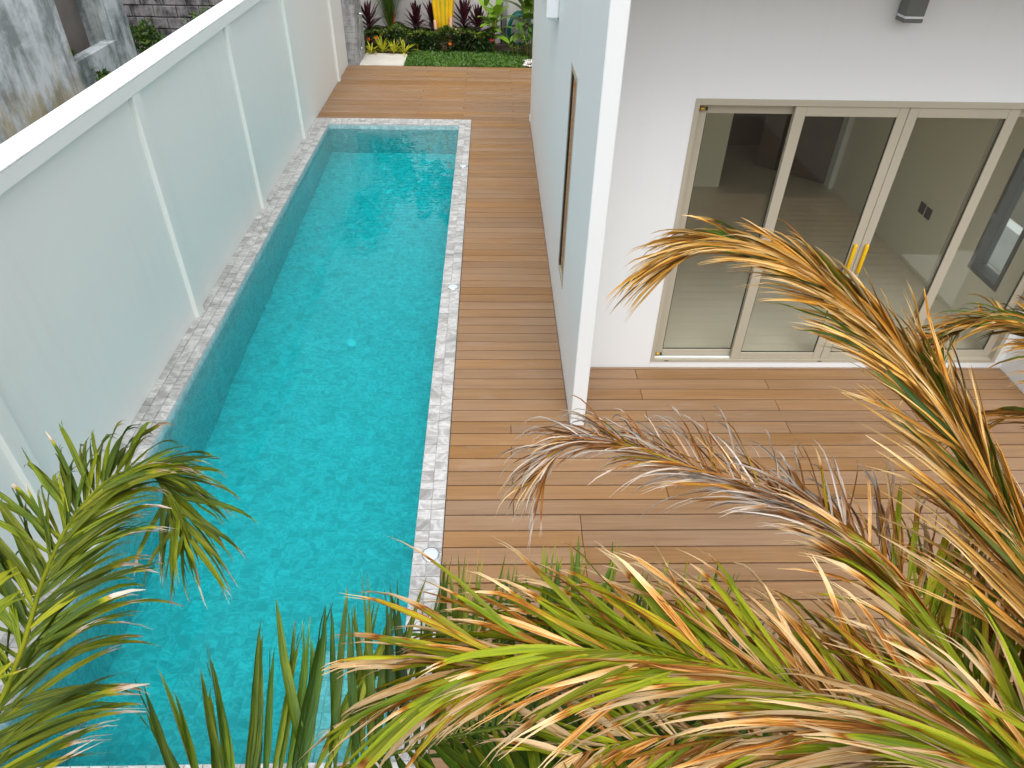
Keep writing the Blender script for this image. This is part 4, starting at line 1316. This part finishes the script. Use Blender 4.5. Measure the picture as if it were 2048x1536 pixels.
# big palm with scorched fronds
p2 = thing('palm_tree', 'palm with wide yellow green leaflets scorched brown, its frond sweeping over the pool edge', 'palm', (1.10, 0.0, -0.1), 'palms in the planting bed')
trunk(p2, 1.10, 0.0, 1.95, 0.06)
r = random.Random(12)
def dE(t, s, r):
    if t > 0.58:
        return clampf(r.choice((r.gauss(0.20, 0.09), r.gauss(0.27, 0.08), r.gauss(0.32, 0.08), r.gauss(0.62, 0.12))))
    return clampf(r.choice((r.gauss(0.22, 0.1), r.gauss(0.34, 0.1), r.gauss(0.55, 0.1), r.gauss(0.70, 0.1), r.gauss(0.84, 0.08))))
frond(p2, SP['E'], 'frond', r, 104, 0.52, 0.0185, 50, 18, lambda t, s: 34 if s > 0 else 18, lambda t, s: 1.3 if s > 0 else 1.35, dE, 'frond_leaf', t0=0.17, rdry=(0.35, 0.5), tip_f=lambda t, s, r: r.uniform(0.42, 0.92), edge=0.12, swirl=0.6, r0=0.013, len_f=lambda t: 0.78 + 0.24 * t, wid_f=lambda t, dry: 0.85 + 0.25 * t, jit=0.18, extra=90)
dL = lambda t, s, r: clampf(r.choice((r.gauss(0.24, 0.1), r.gauss(0.34, 0.1), r.gauss(0.58, 0.1), r.gauss(0.74, 0.1), r.gauss(0.86, 0.08))))
frond(p2, SP['L'], 'frond', r, 44, 0.50, 0.0205, 56, 30, lambda t, s: 28 if s > 0 else 5, 1.5, dL, 'frond_leaf', t0=0.25, rdry=(0.35, 0.5), tip_f=lambda t, s, r: r.uniform(0.45, 0.95), edge=0.1, swirl=0.6, r0=0.012, jit=0.2, extra=40)

# palm with a greyed frond tip
p6 = thing('palm_tree', 'palm whose arching frond fades from yellow green to a curled grey dry tip', 'palm', (1.16, 0.10, -0.1), 'palms in the planting bed')
trunk(p6, 1.22, 0.12, 1.9, 0.055)
r = random.Random(22)
def dD(t, s, r):
    g = clampf((t - 0.38) / 0.30)
    if g < 0.5:
        return clampf(r.choice((r.gauss(0.20, 0.1), r.gauss(0.30, 0.1), r.gauss(0.62, 0.14))) + 0.3 * g)
    if t > 0.78:
        return clampf(r.choice((r.gauss(0.40, 0.08), r.gauss(0.50, 0.1), r.gauss(0.58, 0.1), r.gauss(0.85, 0.1))))
    return clampf(r.choice((r.gauss(0.42, 0.1), r.gauss(0.52, 0.1), r.gauss(0.64, 0.1), r.gauss(0.80, 0.1), r.gauss(0.92, 0.08))))
frond(p6, SP['D'], 'frond', r, 140, 0.42, 0.0185, 44, 20, lambda t, s: 30, lambda t, s: 0.7 + 1.3 * t + 2.5 * max(0, t - 0.7), dD, 'frond_leaf', t0=0.14, rdry=(0.35, 0.75), tip_f=lambda t, s, r: r.uniform(0.45, 0.9) - 0.15 * t, edge=0.08, swirl=0.7,
      wid_f=lambda t, dry: (1.15 if dry < 0.45 else 0.8) * (1 - 0.62 * clampf((t - 0.42) / 0.22)), mat_f=lambda t, dry, r: 'frond_grey' if t > 0.48 and r.random() < 0.85 else 'frond_leaf', len_f=lambda t: 1.0 - 0.42 * t + 0.12 * math.sin(math.pi * t), jit=0.22, fold=0.35, extra=90)

# thin-leaved dry palm
p3 = thing('palm_tree', 'palm with one long dense straw coloured frond arching in front of the sliding doors', 'palm', (1.65, 0.1, -0.1), 'palms in the planting bed')
trunk(p3, 1.65, 0.1, 2.0, 0.06)
r = random.Random(13)
dB = lambda t, s, r: clampf(r.choice((r.gauss(0.78, 0.1), r.gauss(0.66, 0.1), r.gauss(0.54, 0.1), r.gauss(0.44, 0.1), r.gauss(0.12, 0.08) if r.random() < 0.7 else 0.8)))
frond(p3, SP['B'], 'frond', r, 149, 0.50, 0.0115, 15, 20, lambda t, s: 2, lambda t, s: 0.35 + 1.9 * max(0, t - 0.5), dB, 'frond_straw', t0=0.31, rdry=(0.6, 0.7), tip_f=lambda t, s, r: r.uniform(0.5, 0.95), fold=0.35, swirl=0.45, jit=0.14, wid_f=lambda t, dry: 1.4 if dry < 0.3 else 0.9, len_f=lambda t: 1.05 - 0.42 * t, side_a=(0.45, 1.15), extra=110)
p5 = thing('palm_tree', 'palm with dark brown drooping fronds beside the longer straw coloured frond', 'palm', (1.80, 0.2, -0.1), 'palms in the planting bed')
trunk(p5, 1.80, 0.2, 2.0, 0.06)
frond(p5, SP['C'], 'frond', r, 100, 0.38, 0.012, 30, 34, lambda t, s: 14, lambda t, s: 1.0 if s > 0 else 2.0, lambda t, s, r: clampf(r.choice((r.gauss(0.38, 0.06), r.gauss(0.5, 0.12), r.gauss(0.68, 0.1), r.gauss(0.16, 0.08)))), 'frond_straw', t0=0.3, rdry=(0.4, 0.45), fold=0.3, swirl=0.4, jit=0.24, extra=90)
frond(p5, SP['K'], 'frond', r, 18, 0.36, 0.013, 30, 24, lambda t, s: 5, lambda t, s: 1.1, lambda t, s, r: clampf(r.gauss(0.52, 0.12)), 'frond_straw', t0=0.45, rdry=(0.45, 0.5), fold=0.3, swirl=0.5, jit=0.22, r0=0.007)

# lower darker palm
p4 = thing('palm_tree', 'low dark green palm with upright leaflets under the scorched fronds', 'palm', (0.85, 0.68, -0.1), 'palms in the planting bed')
trunk(p4, 0.85, 0.68, 1.45, 0.05)
r = random.Random(14)
frond(p4, SP['F'], 'frond', r, 84, 0.44, 0.029, 112, 104, lambda t, s: 30, lambda t, s: 0.30, lambda t, s, r: clampf(r.gauss(0.40, 0.11)), 'frond_dark', t0=0.2, rdry=(0.4, 0.5), tip_f=lambda t, s, r: r.uniform(0.85, 1.1), fold=0.3, jit=0.13, len_f=lambda t: 0.8 + 0.3 * math.sin(math.pi * t), swirl=0.2)
frond(p4, SP['G'], 'frond', r, 26, 0.32, 0.022, 50, 30, 4, 1.7, lambda t, s, r: clampf(r.gauss(0.26, 0.12)), 'frond_dark', t0=0.2, rdry=(0.3, 0.5), tip_f=lambda t, s, r: r.uniform(0.8, 1.0), jit=0.18)
frond(p4, SP['J'], 'frond', r, 46, 0.40, 0.024, 60, 35, 10, 1.3, lambda t, s, r: clampf(r.gauss(0.12, 0.1)), 'frond_dark', t0=0.2, rdry=(0.3, 0.5), tip_f=lambda t, s, r: r.uniform(0.85, 1.0), jit=0.18)
